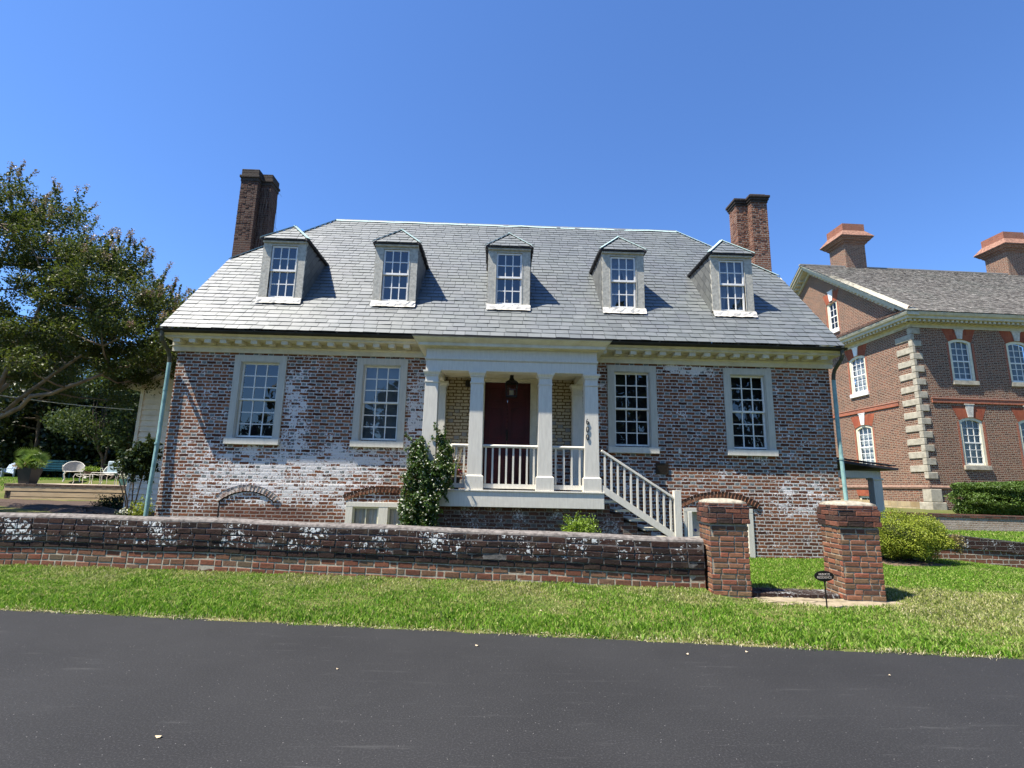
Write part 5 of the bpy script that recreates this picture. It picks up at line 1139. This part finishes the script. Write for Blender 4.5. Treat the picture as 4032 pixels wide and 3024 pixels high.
# pent roof at the gable foot
m=MB(); 
m.add([(-.62,-.62,10.125),(-.62,14.7,10.125),(-.0,14.7,10.55),(-.0,0.3,10.55)],[(0,1,2,3)]); pr_=obj('pent_roof',m,'mlead',MS)
sg_=[(t,-.6,14.6) for t in np.arange(0,.66,.11)]
slates(sg_,.11,.12,plain('brown_wood_shingle',(.17,.11,.085),.9,.35,9,.4),pr_,'pent_shingles',O=Vector((-.64,0,10.13)),U=Vector((0,1,0)),S=Vector((.82,0,.565)).normalized(),N=Vector((-.565,0,.82)))
# raking cornice
rs=(AP-EZ)/(D2+.6); ra=math.atan(rs)
for s in (0,1):
    m=MB()
    for t0,t1,x0,x1,za,zb in ((0,1,-.55,.0,-.16,0),(0,1,-.62,0,-.0,.10),(0,1,-.45,0,-.28,-.161),(0,1,-.10,0,-.52,-.281)):
        y0,y1=(-.62 if za>-.2 else .30),D2; f=lambda y:EZ+(y+.62)*rs
        if s: Y0,Y1=14.1-y0,D2
        else: Y0,Y1=y0,y1
        m.hexa([(x0,Y0,f(y0)+za-.02),(x1,Y0,f(y0)+za-.02),(x1,Y1,f(y1)+za-.02),(x0,Y1,f(y1)+za-.02),(x0,Y0,f(y0)+zb-.02),(x1,Y0,f(y0)+zb-.02),(x1,Y1,f(y1)+zb-.02),(x0,Y1,f(y1)+zb-.02)])
    n=int(D2/.25)
    for i in range(3,n):
        y=-.3+i*.25; z=EZ+(y+.62)*rs-.30; y2=14.1-y if s else y; m.box(-.38,-.10,y2-.06,y2+.06,z-.10,z+.02)
    obj('raking_cornice',m,'mcorn',MS)
# main roof
m=MB(); m.add([(-.64,-.64,10.13),(WL,-.64,10.13),(WL,D2,AP+.08),(-.64,D2,AP+.08),(WL,14.74,10.13),(-.64,14.74,10.13)],[(0,1,2,3),(3,2,4,5)]); mr_=obj('main_roof',m,'slate_d',MS)
LR=math.hypot(D2+.64,AP+.08-10.13); a2=math.atan2(AP+.08-10.13,D2+.64); sg_=[(t,-.66,WL) for t in np.arange(-.02,LR,.135)]
slates(sg_,.135,.15,'shing',mr_,'wood_shingles',thick=.014,O=Vector((0,-.64,10.14)),U=Vector((1,0,0)),S=Vector((0,math.cos(a2),math.sin(a2))),N=Vector((0,-math.sin(a2),math.cos(a2))),jit=.012)
obj('ridge_board',MB().box(-.66,WL,D2-.10,D2+.10,AP+.06,AP+.13),'shing',MS)
# windows
def mwin(a,b,z0,z1,face,cols=3,rows=6,key=True,flat=None,arch_r=.14,lace='sheer2',sillz=None,splay=True):
    w=b-a; n=12
    T=(lambda u,d,z:(u,d,z)) if face=='f' else (lambda u,d,z:(d,u,z))
    def tr(mb): mb.v=[T(*v) for v in mb.v]; 
    def fin(mb):
        if face=='s': mb.v=[(v[1],v[0],v[2]) for v in mb.v]; mb.f=[f[::-1] for f in mb.f]
        return mb
    c=(a+b)/2; hw=w/2; zs=z1-arch_r
    A=lambda hw_,zs_,r_,n_=12:[(c+hw_*(1-2*i/n_)*-1,zs_+r_*(1-((1-2*i/n_))**2)) for i in range(n_+1)]
    fr=MB(); t=.13; out=[(a,z0)]+A(hw,zs,arch_r)+[(b,z0)]; inn=[(a+t,z0+.05)]+A(hw-t,zs-.09,arch_r*.8)+[(b-t,z0+.05)]
    k=len(out); fr.v=[(p[0],.03,p[1]) for p in out]+[(p[0],.03,p[1]) for p in inn]+[(p[0],.16,p[1]) for p in inn]
    fr.f=[(i,i+1,i+1+k,i+k) for i in range(k-1)]+[(i+k,i+1+k,i+1+2*k,i+2*k) for i in range(k-1)]; fr.box(a,b,.03,.16,z0,z0+.05)
    wo_=obj('window',fin(fr),'cream',MS)
    s=MB(); x0,x1=a+t,b-t; zt=zs-.09+arch_r*.8; yy=.07
    s.box(x0,x0+.045,yy,yy+.04,z0+.05,zs); s.box(x1-.045,x1,yy,yy+.04,z0+.05,zs); s.box(x0,x1,yy,yy+.04,z0+.05,z0+.12); zm=(z0+zt)/2; s.box(x0,x1,yy-.01,yy+.04,zm-.03,zm+.03)
    for i in range(1,cols): x=x0+(x1-x0)*i/cols; s.box(x-.015,x+.015,yy+.005,yy+.03,z0+.05,zt-.01)
    for j in range(1,rows):
        z=z0+.06+(zt-z0-.10)*j/rows
        if abs(z-zm)>.05: s.box(x0,x1,yy+.005,yy+.03,z-.013,z+.013)
    obj('sash',fin(s),'white' if face=='s' else 'sash',wo_)
    g=MB(); g.v=[(p[0],.095,p[1]) for p in inn]; g.f=[tuple(range(len(inn)))]; obj('glass',fin(g),'glassm',wo_)
    g=MB(); g.v=[(p[0]+(0 if i not in (0,len(inn)-1) else 0),.20,p[1]) for i,p in enumerate(inn)]; g.f=[tuple(range(len(inn)))]; obj('curtain',fin(g),lace,wo_)
    if sillz is None: sillz=z0-.20
    s=MB(); s.box(a-.06,b+.06,-.09,.05,sillz,z0-.002); obj('sill',fin(s),'white' if face=='s' else 'stone',wo_,bevel=.01)
    # red brick jambs and splayed head
    e=.005; r=MB()
    r.box(a-.11,a,-.004,.03,z0-.1,z1-.2); obj('red_brick_jamb',fin(r),'rubc',wo_); r=MB(); r.box(b,b+.11,-.004,.03,z0-.1,z1-.2); obj('red_brick_jamb',fin(r),'rubc',wo_)
    if splay:
        zt2=z1+.52; r=MB(); low=A(hw,zs,arch_r); top=[(c+(hw+.28)*(-1+2*i/12),zt2) for i in range(13)]
        if flat: top=[(p[0],flat) for p in top]
        r.v=[(p[0],-.006,p[1]) for p in low]+[(p[0],-.006,p[1]) for p in top]+[(p[0],.14,p[1]) for p in low]; 
        r.f=[(i,i+1,i+14,i+13) for i in range(12)]+[(i+1,i,i+26,i+27) for i in range(12)]; obj('brick_head',fin(r),'rub',wo_)
    if key:
        zt2=(z1+.64) if not flat else flat+.0; r=MB(); r.prism([(c-.12,z1+.0),(c+.12,z1+.0),(c+.22,zt2),(c-.22,zt2)],'y',-.05,-.007); r.box(c-.25,c+.25,-.065,-.007,zt2-.05,zt2-.003); obj('keystone',fin(r),'white' if face=='s' else 'stone_l',wo_,bevel=.01)
    return wo_
MT['stone_l']=plain('pale_keystone',(.60,.57,.50),.85,.15,8,.2)
MT['sheer2']=plain('grey_sheer_curtain',(.22,.24,.25),.95,.2,3,.3,stretch=(6,6,.3))
for a,b in fw:
    mwin(a,b,lo[0],lo[1],'f'); mwin(a,b,up[0],up[1],'f',flat=9.495)
for a,b in sw:
    mwin(a,b,lo[0],lo[1],'s',lace='lace'); mwin(a,b,up[0],up[1],'s',lace='lace',flat=9.495)
mwin(4.92,5.82,10.95,12.74,'s',cols=2,rows=4,lace='dark',splay=True)
mwin(8.28,9.18,10.95,12.72,'s',cols=2,rows=4,lace='dark',splay=True)
m=MB(); m.v=[(-.064,3.45,1.79),(-.064,4.75,1.79),(-.064,4.65,1.48),(-.064,3.55,1.48)]; m.f=[(0,1,2,3)[::-1]]; obj('basement_window_head',m,'rub',MS)
bw=MB(); bw.box(0,.1,3.6,3.72,.3,1.48); bw.box(0,.1,4.48,4.6,.3,1.48); bw.box(0,.1,3.72,4.48,1.36,1.48); bw.box(.03,.07,4.08,4.12,.3,1.36); b_=obj('basement_window',bw,'cream',MS); obj('glass',MB().quad((.06,3.72,.3),(.06,4.48,.3),(.06,4.48,1.36),(.06,3.72,1.36)),'glassm',b_); obj('room_darkness',MB().quad((.2,3.6,.3),(.2,4.6,.3),(.2,4.6,1.48),(.2,3.6,1.48)),'dark',b_)
m=MB(); m.prism([(6.93+.09*math.cos(t)*k,12.1+.16*math.sin(t)*k) for t,k in [(q*math.pi/4,(1,.45)[q%2]) for q in range(8)]],'x',-.03,0); obj('iron_tie_star',m,'iron',MS)
# mansion chimneys
MT['cop']=brick_mat('fresh_red_brick_cap',[(.28,.09,.055),(.34,.12,.075),(.25,.085,.055)],None,(.4,.27,.2),header=0,unit=.22,dirt=.15)
for x0,x1,lab in ((2.33,3.68,'mansion chimney near the gable with salmon red cap'),(13.25,14.60,'mansion chimney at the right edge with mossy salmon cap')):
    y0,y1=6.90,8.35; m=MB(); m.box(x0,x1,y0,y1,14.5,17.25); m.box(x0-.012,x0+.12,y0-.012,y1,14.5,17.24)
    ch=obj('chimney',m,'mchim',MS,label=lab)
    m=MB()
    def fr(o0,z0,o1,z1): m.hexa([(x0-o0,y0-o0,z0),(x1+o0,y0-o0,z0),(x1+o0,y1+o0,z0),(x0-o0,y1+o0,z0),(x0-o1,y0-o1,z1),(x1+o1,y0-o1,z1),(x1+o1,y1+o1,z1),(x0-o1,y1+o1,z1)])
    fr(.01,17.20,.06,17.30); fr(.10,17.301,.14,17.42); fr(.20,17.421,.34,17.60); fr(.37,17.601,.37,17.66); obj('corbelled_cap',m,'chimR',ch)
    m=MB(); fr(.40,17.661,.40,17.68); fr(.40,17.681,.06,18.15); obj('sloped_weathering',m,plain('salmon_cap_tiles',(.33,.175,.12),.8,.3,9,.3),ch)
    m=MB(); fr(.05,18.151,.05,18.62); obj('cap_top',m,'cop',ch)
# ------------------------------------------------------------------ patio
DK=thing('wooden_deck','raised pine board deck with brick edging in the left yard','deck',(-17.8,11,0))
m=MB(); m.box(-2.5,2.45,.05,2.7,.5,1.24); obj('platform',m,'brickdk',DK)
m=MB(); m.box(-2.52,2.47,0,2.72,1.241,1.28); obj('deck_top',m,plain('deck_pavers',(.50,.40,.32),.9,.2,3,.3),DK)
m=MB(); 
for i in range(24): m.box(-2.53+.208*i,-2.53+.208*i+.20,-.03,.1,1.195-.015*(i%2),1.279)
obj('brick_edge',m,'brickdk',DK)
for z0,z1,xa,y in ((.985,1.18,-2.52,-.012),(.765,.96,-2.22,-.002),(.45,.745,-2.22,.004)): obj('fascia_board',MB().box(xa,2.43,y,y+.04,z0,z1),'pine',DK,bevel=.005)
obj('corner_post',MB().box(-2.32,-2.25,.03,.10,.5,1.0),'barkd',DK)
obj('corner_post',MB().box(2.44,2.53,-.03,.06,.5,1.26),'wiron',DK)
def iron_leg(m,x,y,z0,z1,dx,dy,r=.013):
    m.tube([(x,y,z1),(x+dx*.9,y+dy*.9,z1-(z1-z0)*.25),(x+dx*.2,y+dy*.2,z0+(z1-z0)*.3),(x+dx*.8,y+dy*.8,z0+.012)],r,6)
def iron_table(name,label,loc,w,d,h,rz=0,group='white wrought iron patio furniture'):
    t=thing(name,label,'table',loc,rz,group); m=MB(); m.tube([(-w/2,-d/2,h),(w/2,-d/2,h),(w/2,d/2,h),(-w/2,d/2,h),(-w/2,-d/2,h)],.012,6)
    m.box(-w/2,w/2,-d/2,d/2,h-.008,h); m.tube([(-w/2+.05,-d/2,h-.06),(-w/4,-d/2,h-.1),(0,-d/2,h-.06),(w/4,-d/2,h-.1),(w/2-.05,-d/2,h-.06)],.008,5); obj('table_top',m,'wiron',t)
    for sx in (-1,1):
        for sy in (-1,1): q=MB(); iron_leg(q,sx*w/2,sy*d/2,0,h,sx*.05,sy*.03); obj('leg',q,'wiron',t)
    return t
def iron_chair(label,loc,rz,cushion=False):
    t=thing('patio_chair',label,'chair',loc,rz,'white wrought iron patio furniture')
    m=MB(); n=14; 
    top=[(-.30*math.cos(a)*1.05,.26*math.sin(a)+.02,.50+.36*math.sin(a)**.7) for a in np.linspace(0.02,math.pi-.02,n)]; bot=[(-.26*math.cos(a),.22*math.sin(a),.43) for a in np.linspace(0,math.pi,n)]
    m.v=top+bot; m.f=[(i,i+1,i+1+n,i+n) for i in range(n-1)]; obj('backrest',m,'mesh',t)
    m=MB(); m.tube(top,.014,6); m.tube([(.31,-.25,.66),(.31,-.1,.68),top[-1]],.013,6); m.tube([(-.31,-.25,.66),(-.31,-.1,.68),top[0]],.013,6); m.tube([(.31,-.25,.66),(.27,-.22,.43)],.012,6); m.tube([(-.31,-.25,.66),(-.27,-.22,.43)],.012,6); obj('arm_frame',m,'wiron',t)
    m=MB(); m.lathe((0,0,0),[(.001,.42),(.28,.42),(.29,.435),(.28,.45),(.001,.45)],18); obj('seat',m,'wiron',t)
    for sx in (-1,1):
        for sy in (-1,1): q=MB(); iron_leg(q,sx*.2,sy*.18,0,.42,sx*.05,sy*.04,.012); obj('leg',q,'wiron',t)
    if cushion:
        m=MB(); m.box(-.22,.22,.06,.17,.46,.98); m.box(-.24,.24,-.25,.2,.452,.52); obj('cushion',m,'cush',t,bevel=.04)
    return t
iron_chair('wrought iron patio chair with curved grey mesh back left of the tables',(-19.95,14.0,1.36),R(35)).scale=(1.3,1.3,1.12)
iron_chair('patio chair with pale blue cushion at the right of the deck',(-17.45,13.0,1.28),R(12),True).scale=(1.15,1.15,1.08)
iron_table('patio_table','low white wrought iron table under the yellow green plant',(-17.9,12.2,1.28),.74,.5,.44)
iron_table('patio_table','white wrought iron table in front of the cushioned chair',(-16.80,11.9,1.28),1.08,.55,.52)
def pot_plant(name,label,loc,pot,pm,ps): 
    t=thing(name,label,'potted plant',loc); m=MB(); m.lathe((0,0,0),pot,18 if name!='palm_planter' else 4); 
    if name=='palm_planter': m.v=[((x-y)*.7071,(x+y)*.7071,z) for x,y,z in m.v]
    obj('pot',m,pm,t); return t
t=pot_plant('trough_planter','shallow trough of yellow green foliage on the low white table',(-17.8,12.2,1.725),[(.001,0),(.22,0),(.26,.12),(.24,.12),(.001,.10)],'brickdk',None)
p,_=blob_pts((0,0,.22),(.36,.2,.14),500,.2,.3); leaves('foliage',p,.07,'l_lime',t,.4,.5)
t=pot_plant('flower_pot','green glazed pot of white flowers at the right corner of the deck',(-15.95,11.6,1.28),[(.001,0),(.11,0),(.15,.26),(.16,.28),(.14,.28),(.001,.24)],'tealpot',None)
p,_=blob_pts((0,0,.36),(.18,.16,.12),300,.2,.3); leaves('foliage',p,.05,'l_jas',t,.5,.5); leaves('flowers',p[:120]+np.array([0,-.02,.03]),.05,'petal',t,.9)
t=pot_plant('palm_planter','large dark square planter with spiky palm and orange foliage on the deck',(-19.75,11.4,1.28),[(.001,0),(.30,0),(.42,.62),(.42,.66),(.38,.66),(.001,.6)],'pot',None)
V=[];F=[]
for k in range(30):
    a=RNG.uniform(0,6.28); el=RNG.uniform(.15,1.45); L_=RNG.uniform(.25,.62); b0=np.array([0,0,.7]); tip=b0+np.array([math.cos(a)*math.cos(el),math.sin(a)*math.cos(el),math.sin(el)])*L_
    for j in range(17):
        bb=(j/16-.5)*2.6; dv=(tip-b0)/L_; s=np.cross(dv,RNG.normal(size=3)*.6+np.array([0,0,1.])) if j==0 else s; s/=np.linalg.norm(s)+1e-6; n_=np.cross(s,dv); dr=dv*math.cos(bb)+s*math.sin(bb); ll=.46*(1-.2*abs(bb)); w=np.cross(dr,n_)*.015
        e=tip+dr*ll-np.array([0,0,.10*ll/.36]); kk=len(V); V+= [tip-w,tip+w,(tip+e)/2+w,e,(tip+e)/2-w]; F.append([kk,kk+1,kk+2,kk+3,kk+4])
    
npmesh('fronds',np.array(V),np.array(F),'l_palm',t)
m=MB(); 
for k in range(10): a=k*.63; m.tube([(0,0,.6),(.2*math.cos(a),.2*math.sin(a),1.0)],.008,4)
obj('stem',m,'l_core',t)
p,_=blob_pts((-.25,-.1,.74),(.36,.3,.16),700,.2,.3); leaves('orange_foliage',p,.07,'l_red',t,.5,.5); p,_=blob_pts((.25,-.15,.76),(.36,.3,.16),700,.2,.3); leaves('green_foliage',p,.07,'l_palm',t,.5,.5)
t=thing('garden_bench','long teal slatted garden bench in the shade behind the deck','bench',(-23.5,17,1.46),R(8))
m=MB(); 
for i in range(4): m.box(-.9,.9,.22+.02*i,.25+.02*i,.50+.13*i,.60+.13*i)
obj('backrest',m,'teal',t); m=MB()
for i in range(4): m.box(-.9,.9,-.28+.13*i,-.18+.13*i,.42,.445)
obj('seat',m,'teal',t)
for sx in (-.86,.86): m=MB(); m.box(sx-.03,sx+.03,-.28,-.22,0,.62); m.box(sx-.03,sx+.03,.20,.27,0,1.0); m.box(sx-.035,sx+.035,-.3,.25,.60,.64); obj('leg',m,'teal',t)
t=thing('adirondack_chair','pale blue wooden lawn chair in the shade at the left edge','chair',(-26.9,18.2,1.46),R(-10))
m=MB(); 
for i in range(5): x=-.26+.13*i; m.hexa([(x-.055,.25,.25),(x+.055,.25,.25),(x+.055,.28,.25),(x-.055,.28,.25),(x-.055,.5,.85-.05*abs(i-2)),(x+.055,.5,.85-.05*abs(i-2)),(x+.055,.53,.85-.05*abs(i-2)),(x-.055,.53,.85-.05*abs(i-2))])
MT['pblue']=plain('pale_blue_paint',(.38,.46,.55),.6,.1,4); obj('backrest',m,'pblue',t); m=MB(); m.hexa([(-.3,-.35,.33),(.3,-.35,.33),(.3,.3,.22),(-.3,.3,.22),(-.3,-.35,.36),(.3,-.35,.36),(.3,.3,.25),(-.3,.3,.25)]); obj('seat',m,'pblue',t)
for sx in (-.34,.34): m=MB(); m.box(sx-.02,sx+.02,-.36,-.28,0,.5); m.box(sx-.06,sx+.06,-.4,.35,.50,.52); m.box(sx-.02,sx+.02,.25,.33,0,.5); obj('armrest',m,'pblue',t)
# ------------------------------------------------------------------ trees
def limb(m,a,b,r0,r1,sag=.15,n=6,seg=6):
    a,b=Vector(a),Vector(b); L_=(b-a).length; pts=[]
    w=Vector((RNG.normal(),RNG.normal(),0))*L_*.05
    for i in range(n+1):
        t=i/n; pts.append(a.lerp(b,t)+Vector((0,0,-sag*L_*4*t*(1-t)))+w*math.sin(t*math.pi)+Vector((RNG.normal(),RNG.normal(),RNG.normal()))*L_*.012*(0<i<n))
    m.tube(pts,[r0+(r1-r0)*i/n for i in range(n+1)],seg); return pts
def tree(name,label,base,clumps,n,size,mat,trunk_h,r0,bark,stems=1,asp=.55,cat='tree',group=None,shell=.25,nz=.3):
    T=thing(name,label,cat,base,0,group); o3=np.array(base); P=[]
    tot=sum(c[1][0]*c[1][1]*c[1][2] for c in clumps)
    for c,r in clumps: p,_=blob_pts(c,r,max(30,int(n*r[0]*r[1]*r[2]/tot)),shell,nz); P.append(p)
    P=np.concatenate(P); leaves('crown',P-o3,size,mat,T,asp,.3)
    m=MB(); nodes=[]
    for s in range(stems):
        a=s*2.3; b0=Vector((.12*s*math.cos(a),.12*s*math.sin(a),-.2)); cc=np.mean([c[0] for c in clumps],0)-o3
        tp=Vector((cc[0]*.6+ (stems>1)*math.cos(a)*.9,cc[1]*.6+(stems>1)*math.sin(a)*.9,trunk_h)); nodes+=limb(m,b0,tp,r0,r0*.6,0,6,8)[2:]
    for c,r in clumps:
        q=Vector(np.array(c)-o3); best=min(nodes,key=lambda w:(w-q).length+ (w.z>q.z)*2); limb(m,best,q,r0*.35,r0*.06,.05,5,5)
    obj('trunk',m,bark,T); return T
# crape myrtle
CM=thing('crape_myrtle','big spreading crape myrtle with smooth bare limbs and pinkish tips at the left edge','tree',(-16.9,4.2,.58)); o3=np.array([-16.9,4.2,.58])
import bisect
def ctop(x): return np.interp(x,[-21,-19,-17.2,-16.6,-15.4,-14.8,-14.1,-13.7,-13.2,-12.7,-12.0,-11.5,-10.9,-10.4,-9.9,-9.4,-9.0],[9.2,10.1,10.3,9.8,10.2,10.7,9.5,10.1,8.7,8.5,8.9,8.0,7.5,7.5,7.0,6.2,5.4])
def cbot(x): return np.interp(x,[-21,-16,-14,-12,-10.5,-9.3],[3.9,3.7,3.8,4.2,4.6,4.7])
cl_=[];tries=0
while len(cl_)<215 and tries<20000:
    tries+=1; x=RNG.uniform(-20.5,-9.4); y=RNG.uniform(1.6,6.4); zt=ctop(x)-.35*((y-4.2)/2.4)**2-.40; zb=cbot(x); 
    if zt<zb+.1: continue
    z=zb+(zt-zb)*RNG.uniform(0,1)**.7
    if all((x-c[0])**2+(y-c[1])**2+(z-c[2])**2>.62**2 for c in cl_): cl_.append((x,y,z))
top_=[]
for x in np.arange(-20,-9.6,.42): top_.append((x,4.2+RNG.uniform(-1.2,1.2),ctop(x)-.38))
P=[];Bp=[]
for c in cl_+top_:
    r=RNG.uniform(.40,.66); p,_=blob_pts(c,(r,r,r*.62),int(RNG.uniform(600,950)),.15,.35); P.append(p)
for c in top_+[q for q in cl_ if q[2]>ctop(q[0])-1.2]:
    for k in range(RNG.integers(2,5)):
        d=np.array([RNG.normal()*.35+.15,RNG.normal()*.35,1.]); d/=np.linalg.norm(d); L_=RNG.uniform(.4,1.0); n=85; t=RNG.uniform(0,1,n)
        s=np.array(c)+np.array([RNG.normal()*.3,RNG.normal()*.3,.15]); q=s+np.outer(t,d)*L_+RNG.normal(size=(n,3))*(.075*(1.1-t))[:,None]; P.append(q)
        if RNG.uniform()<.8: n=45; Bp.append(s+d*L_+np.outer(RNG.uniform(0,.2,n),d)+RNG.normal(size=(n,3))*.035)
P=np.concatenate(P); leaves('crown',P-o3,.085,'l_myrtle',CM,.5,.35); leaves('blossom_tips',np.concatenate(Bp)-o3,.05,'l_bloss',CM,.7,.3)
m=MB(); nodes=[]
stems=[[(-16.9,4.2,.4),(-16.3,4.1,1.6),(-15.0,4.0,3.0),(-13.2,3.8,4.6),(-11.6,3.7,5.7)],[(-17,4.3,.4),(-16.6,4.4,2.2),(-15.5,4.6,4.0),(-13.9,4.9,6.0),(-12.6,5.0,7.2)],[(-17,4.1,.4),(-16.9,3.8,2.6),(-16.3,3.5,4.8),(-15.2,3.4,7.0),(-14.7,3.3,8.8)],
 [(-17.2,4.3,.4),(-17.6,4.6,3),(-18,4.8,5.5),(-18.6,5,8)],[(-16.8,4.,.4),(-15.9,3.6,1.9),(-14.3,3.1,2.9),(-12.9,2.9,3.7),(-11.3,3.1,4.5),(-10.1,3.4,5.1)],[(-17,4.2,.4),(-16.7,4.6,2.4),(-16.0,5.4,4.6),(-15.6,5.8,7.6)],[(-16.8,4.0,.6),(-15.6,3.9,2.3),(-14.6,3.6,3.6),(-13.9,3.3,5.2),(-13.2,3.2,7.0)]]
for st_ in stems:
    pts=[]; 
    for a,b in zip(st_,st_[1:]):
        for k in range(4): t=k/4; pts.append(Vector(a).lerp(Vector(b),t)-Vector(o3)+Vector((RNG.normal(),RNG.normal(),RNG.normal()))*.03)
    pts.append(Vector(st_[-1])-Vector(o3)); n=len(pts); m.tube(pts,[.082*(1-i/n)**.8+.016 for i in range(n)],8); nodes+=pts[5:]
for c in cl_+top_:
    q=Vector(np.array(c)-o3); best=min(nodes,key=lambda w:(w-q).length+2.5*max(0,w.z-q.z)); pp=limb(m,best,q,.032,.009,.06,5,5); nodes+= [pp[3]] if RNG.uniform()<.5 else []
obj('trunk',m,'bark',CM,smooth=True)
# trees behind the deck
def crown(cx,cy,z0,z1,rx,ry,k):
    out=[]
    for i in range(k):
        t=(i+.5)/k; z=z0+(z1-z0)*RNG.uniform(0,1)**.9; w=math.sin(math.pi*min(.97,max(.12,(z-z0)/(z1-z0)*.75+.2))); a=RNG.uniform(0,6.28); q=RNG.uniform(.3,.9)
        out.append(((cx+rx*w*q*math.cos(a),cy+ry*w*q*math.sin(a),z),(rx*.36,ry*.36,(z1-z0)*.15)))
    return out
tree('glossy_leaved_tree','pale green glossy leaved tree with slim twin trunks behind the patio chairs',(-20.3,16.8,1.45),crown(-20.6,16.8,3.0,7.6,3.0,2.0,26),15000,.17,'l_mid',1.9,.085,'barkd',3,cat='tree',group='trees behind the deck')
for i,(x,y,h,w,mt,lab) in enumerate([(-15.5,19,9.2,2.6,'l_mid','leafy tree standing behind the clapboard wing'),(-24.5,24,10.5,4.2,'l_dark','dark evergreen tree behind the garden bench'),(-31,24,11.5,4.6,'l_dark','tall dark evergreen tree left of the garden bench'),(-38,27,12.5,5,'l_dark','dark evergreen tree at the far left edge'),(-18.5,28,11,4,'l_dark','dark evergreen tree behind the glossy leaved tree'),(-13.5,30,12,4,'l_dark','dark tree showing between the roof edge and the clapboard wing'),(-21.5,22,10.5,3.6,'l_dark','dark evergreen tree directly behind the patio tables'),(-27.5,20.5,10,3.8,'l_dark','dark evergreen tree above the big square planter')]):
    tree('background_tree',lab,(x,y,1.5),crown(x,y,2.2,h,w,w*.6,22),11000 if i else 9000,.27 if i else .18,mt,3.5,.16,'barkd',1,group='trees behind the deck')
P=[]
for x in np.arange(-50,-14.5,.9):
    for z in (1.7,2.7,3.8,5.0,6.2): 
        for yy in (21.,23.2):
            p,_=blob_pts((x+RNG.normal()*.3,yy+RNG.normal()*.4+max(0,(-24-x))*.1,z),(1.0,.8,.9),330,.2,.3); P.append(p)
P=np.concatenate(P); o=leaves('woodland_undergrowth',P,.30,'l_dark',None,.6,.3); tag(o,'dense black green undergrowth closing off the back of the left yard','undergrowth',kind='stuff')
# shrubs by the left corner of the house
S=thing('camellia_shrub','dark glossy multi stemmed shrub between the clapboard wing and the left downspout','shrub',(-9.0,1.7,.45)); o3=np.array([-9.0,1.7,.45])
p,_=blob_pts((-8.95,1.7,1.98),(.46,.45,.42),2000,.15,.35); q,_=blob_pts((-8.75,1.7,2.30),(.30,.3,.30),700,.15,.35)
leaves('crown',np.concatenate([p,q])-o3,.10,'l_camel',S,.55,.3); m=MB()
for k in range(7): a=k*.9; m.tube([(.03*k-.1,0,-.1),(.12*math.cos(a),.1*math.sin(a),.6),(.3*math.cos(a)-.1,.2*math.sin(a),1.25)],[.022,.016,.01],5)
obj('stem',m,'barkd',S)
def small(name,label,c,r,n,size,mat,cat='plant'):
    S=thing(name,label,cat,(c[0],c[1],float(ground_h(c[0],c[1])))); o3=np.array(S.location); p,_=blob_pts(c,r,n,.2,.35); leaves('foliage',p-o3,size,mat,S,.4,.7); obj('stem',MB().tube([(0,0,-.1),(0,0,c[2]-o3[2])],.012,5),'barkd',S); return S
small('perennial_clump','dark feathery clump of foliage at the right end of the deck',(-12.7,6.8,.74),(.85,.5,.30),2200,.09,'l_camel')
small('yellow_green_plant','small yellow green plant at the foot of the left downspout',(-8.25,1.0,.88),(.24,.2,.27),900,.06,'l_bush')
s_=small('white_flower_clump','low clump of white flowers in the mulch left of the downspout',(-9.0,1.6,.74),(.28,.2,.10),400,.05,'l_camel'); p,_=blob_pts((-9.0,1.6,.80),(.27,.18,.08),60,.3,.3); leaves('flowers',p-np.array(s_.location),.05,'petal',s_,.9)
# trees across the road (seen only mirrored in the window panes)
for i,(x,y,h,w) in enumerate([(-34,-44,13,8),(-20,-46,12.5,7),(-8,-44,13,6),(4,-44,17,8),(15,-40,19,8),(28,-42,20,9),(42,-44,20,9)]):
    tree('roadside_tree','broad leafy tree %s across the road behind the viewer'%['furthest left','second from left','third from left','straight','third from right','second from right','furthest right'][i],(x,y,0),crown(x,y,.6,h,w,3,26),7000,.85,'l_dark',4,.3,'barkd',1,group='trees across the road')
print('objects',len(bpy.data.objects),'faces',sum(len(m.polygons) for m in bpy.data.meshes))
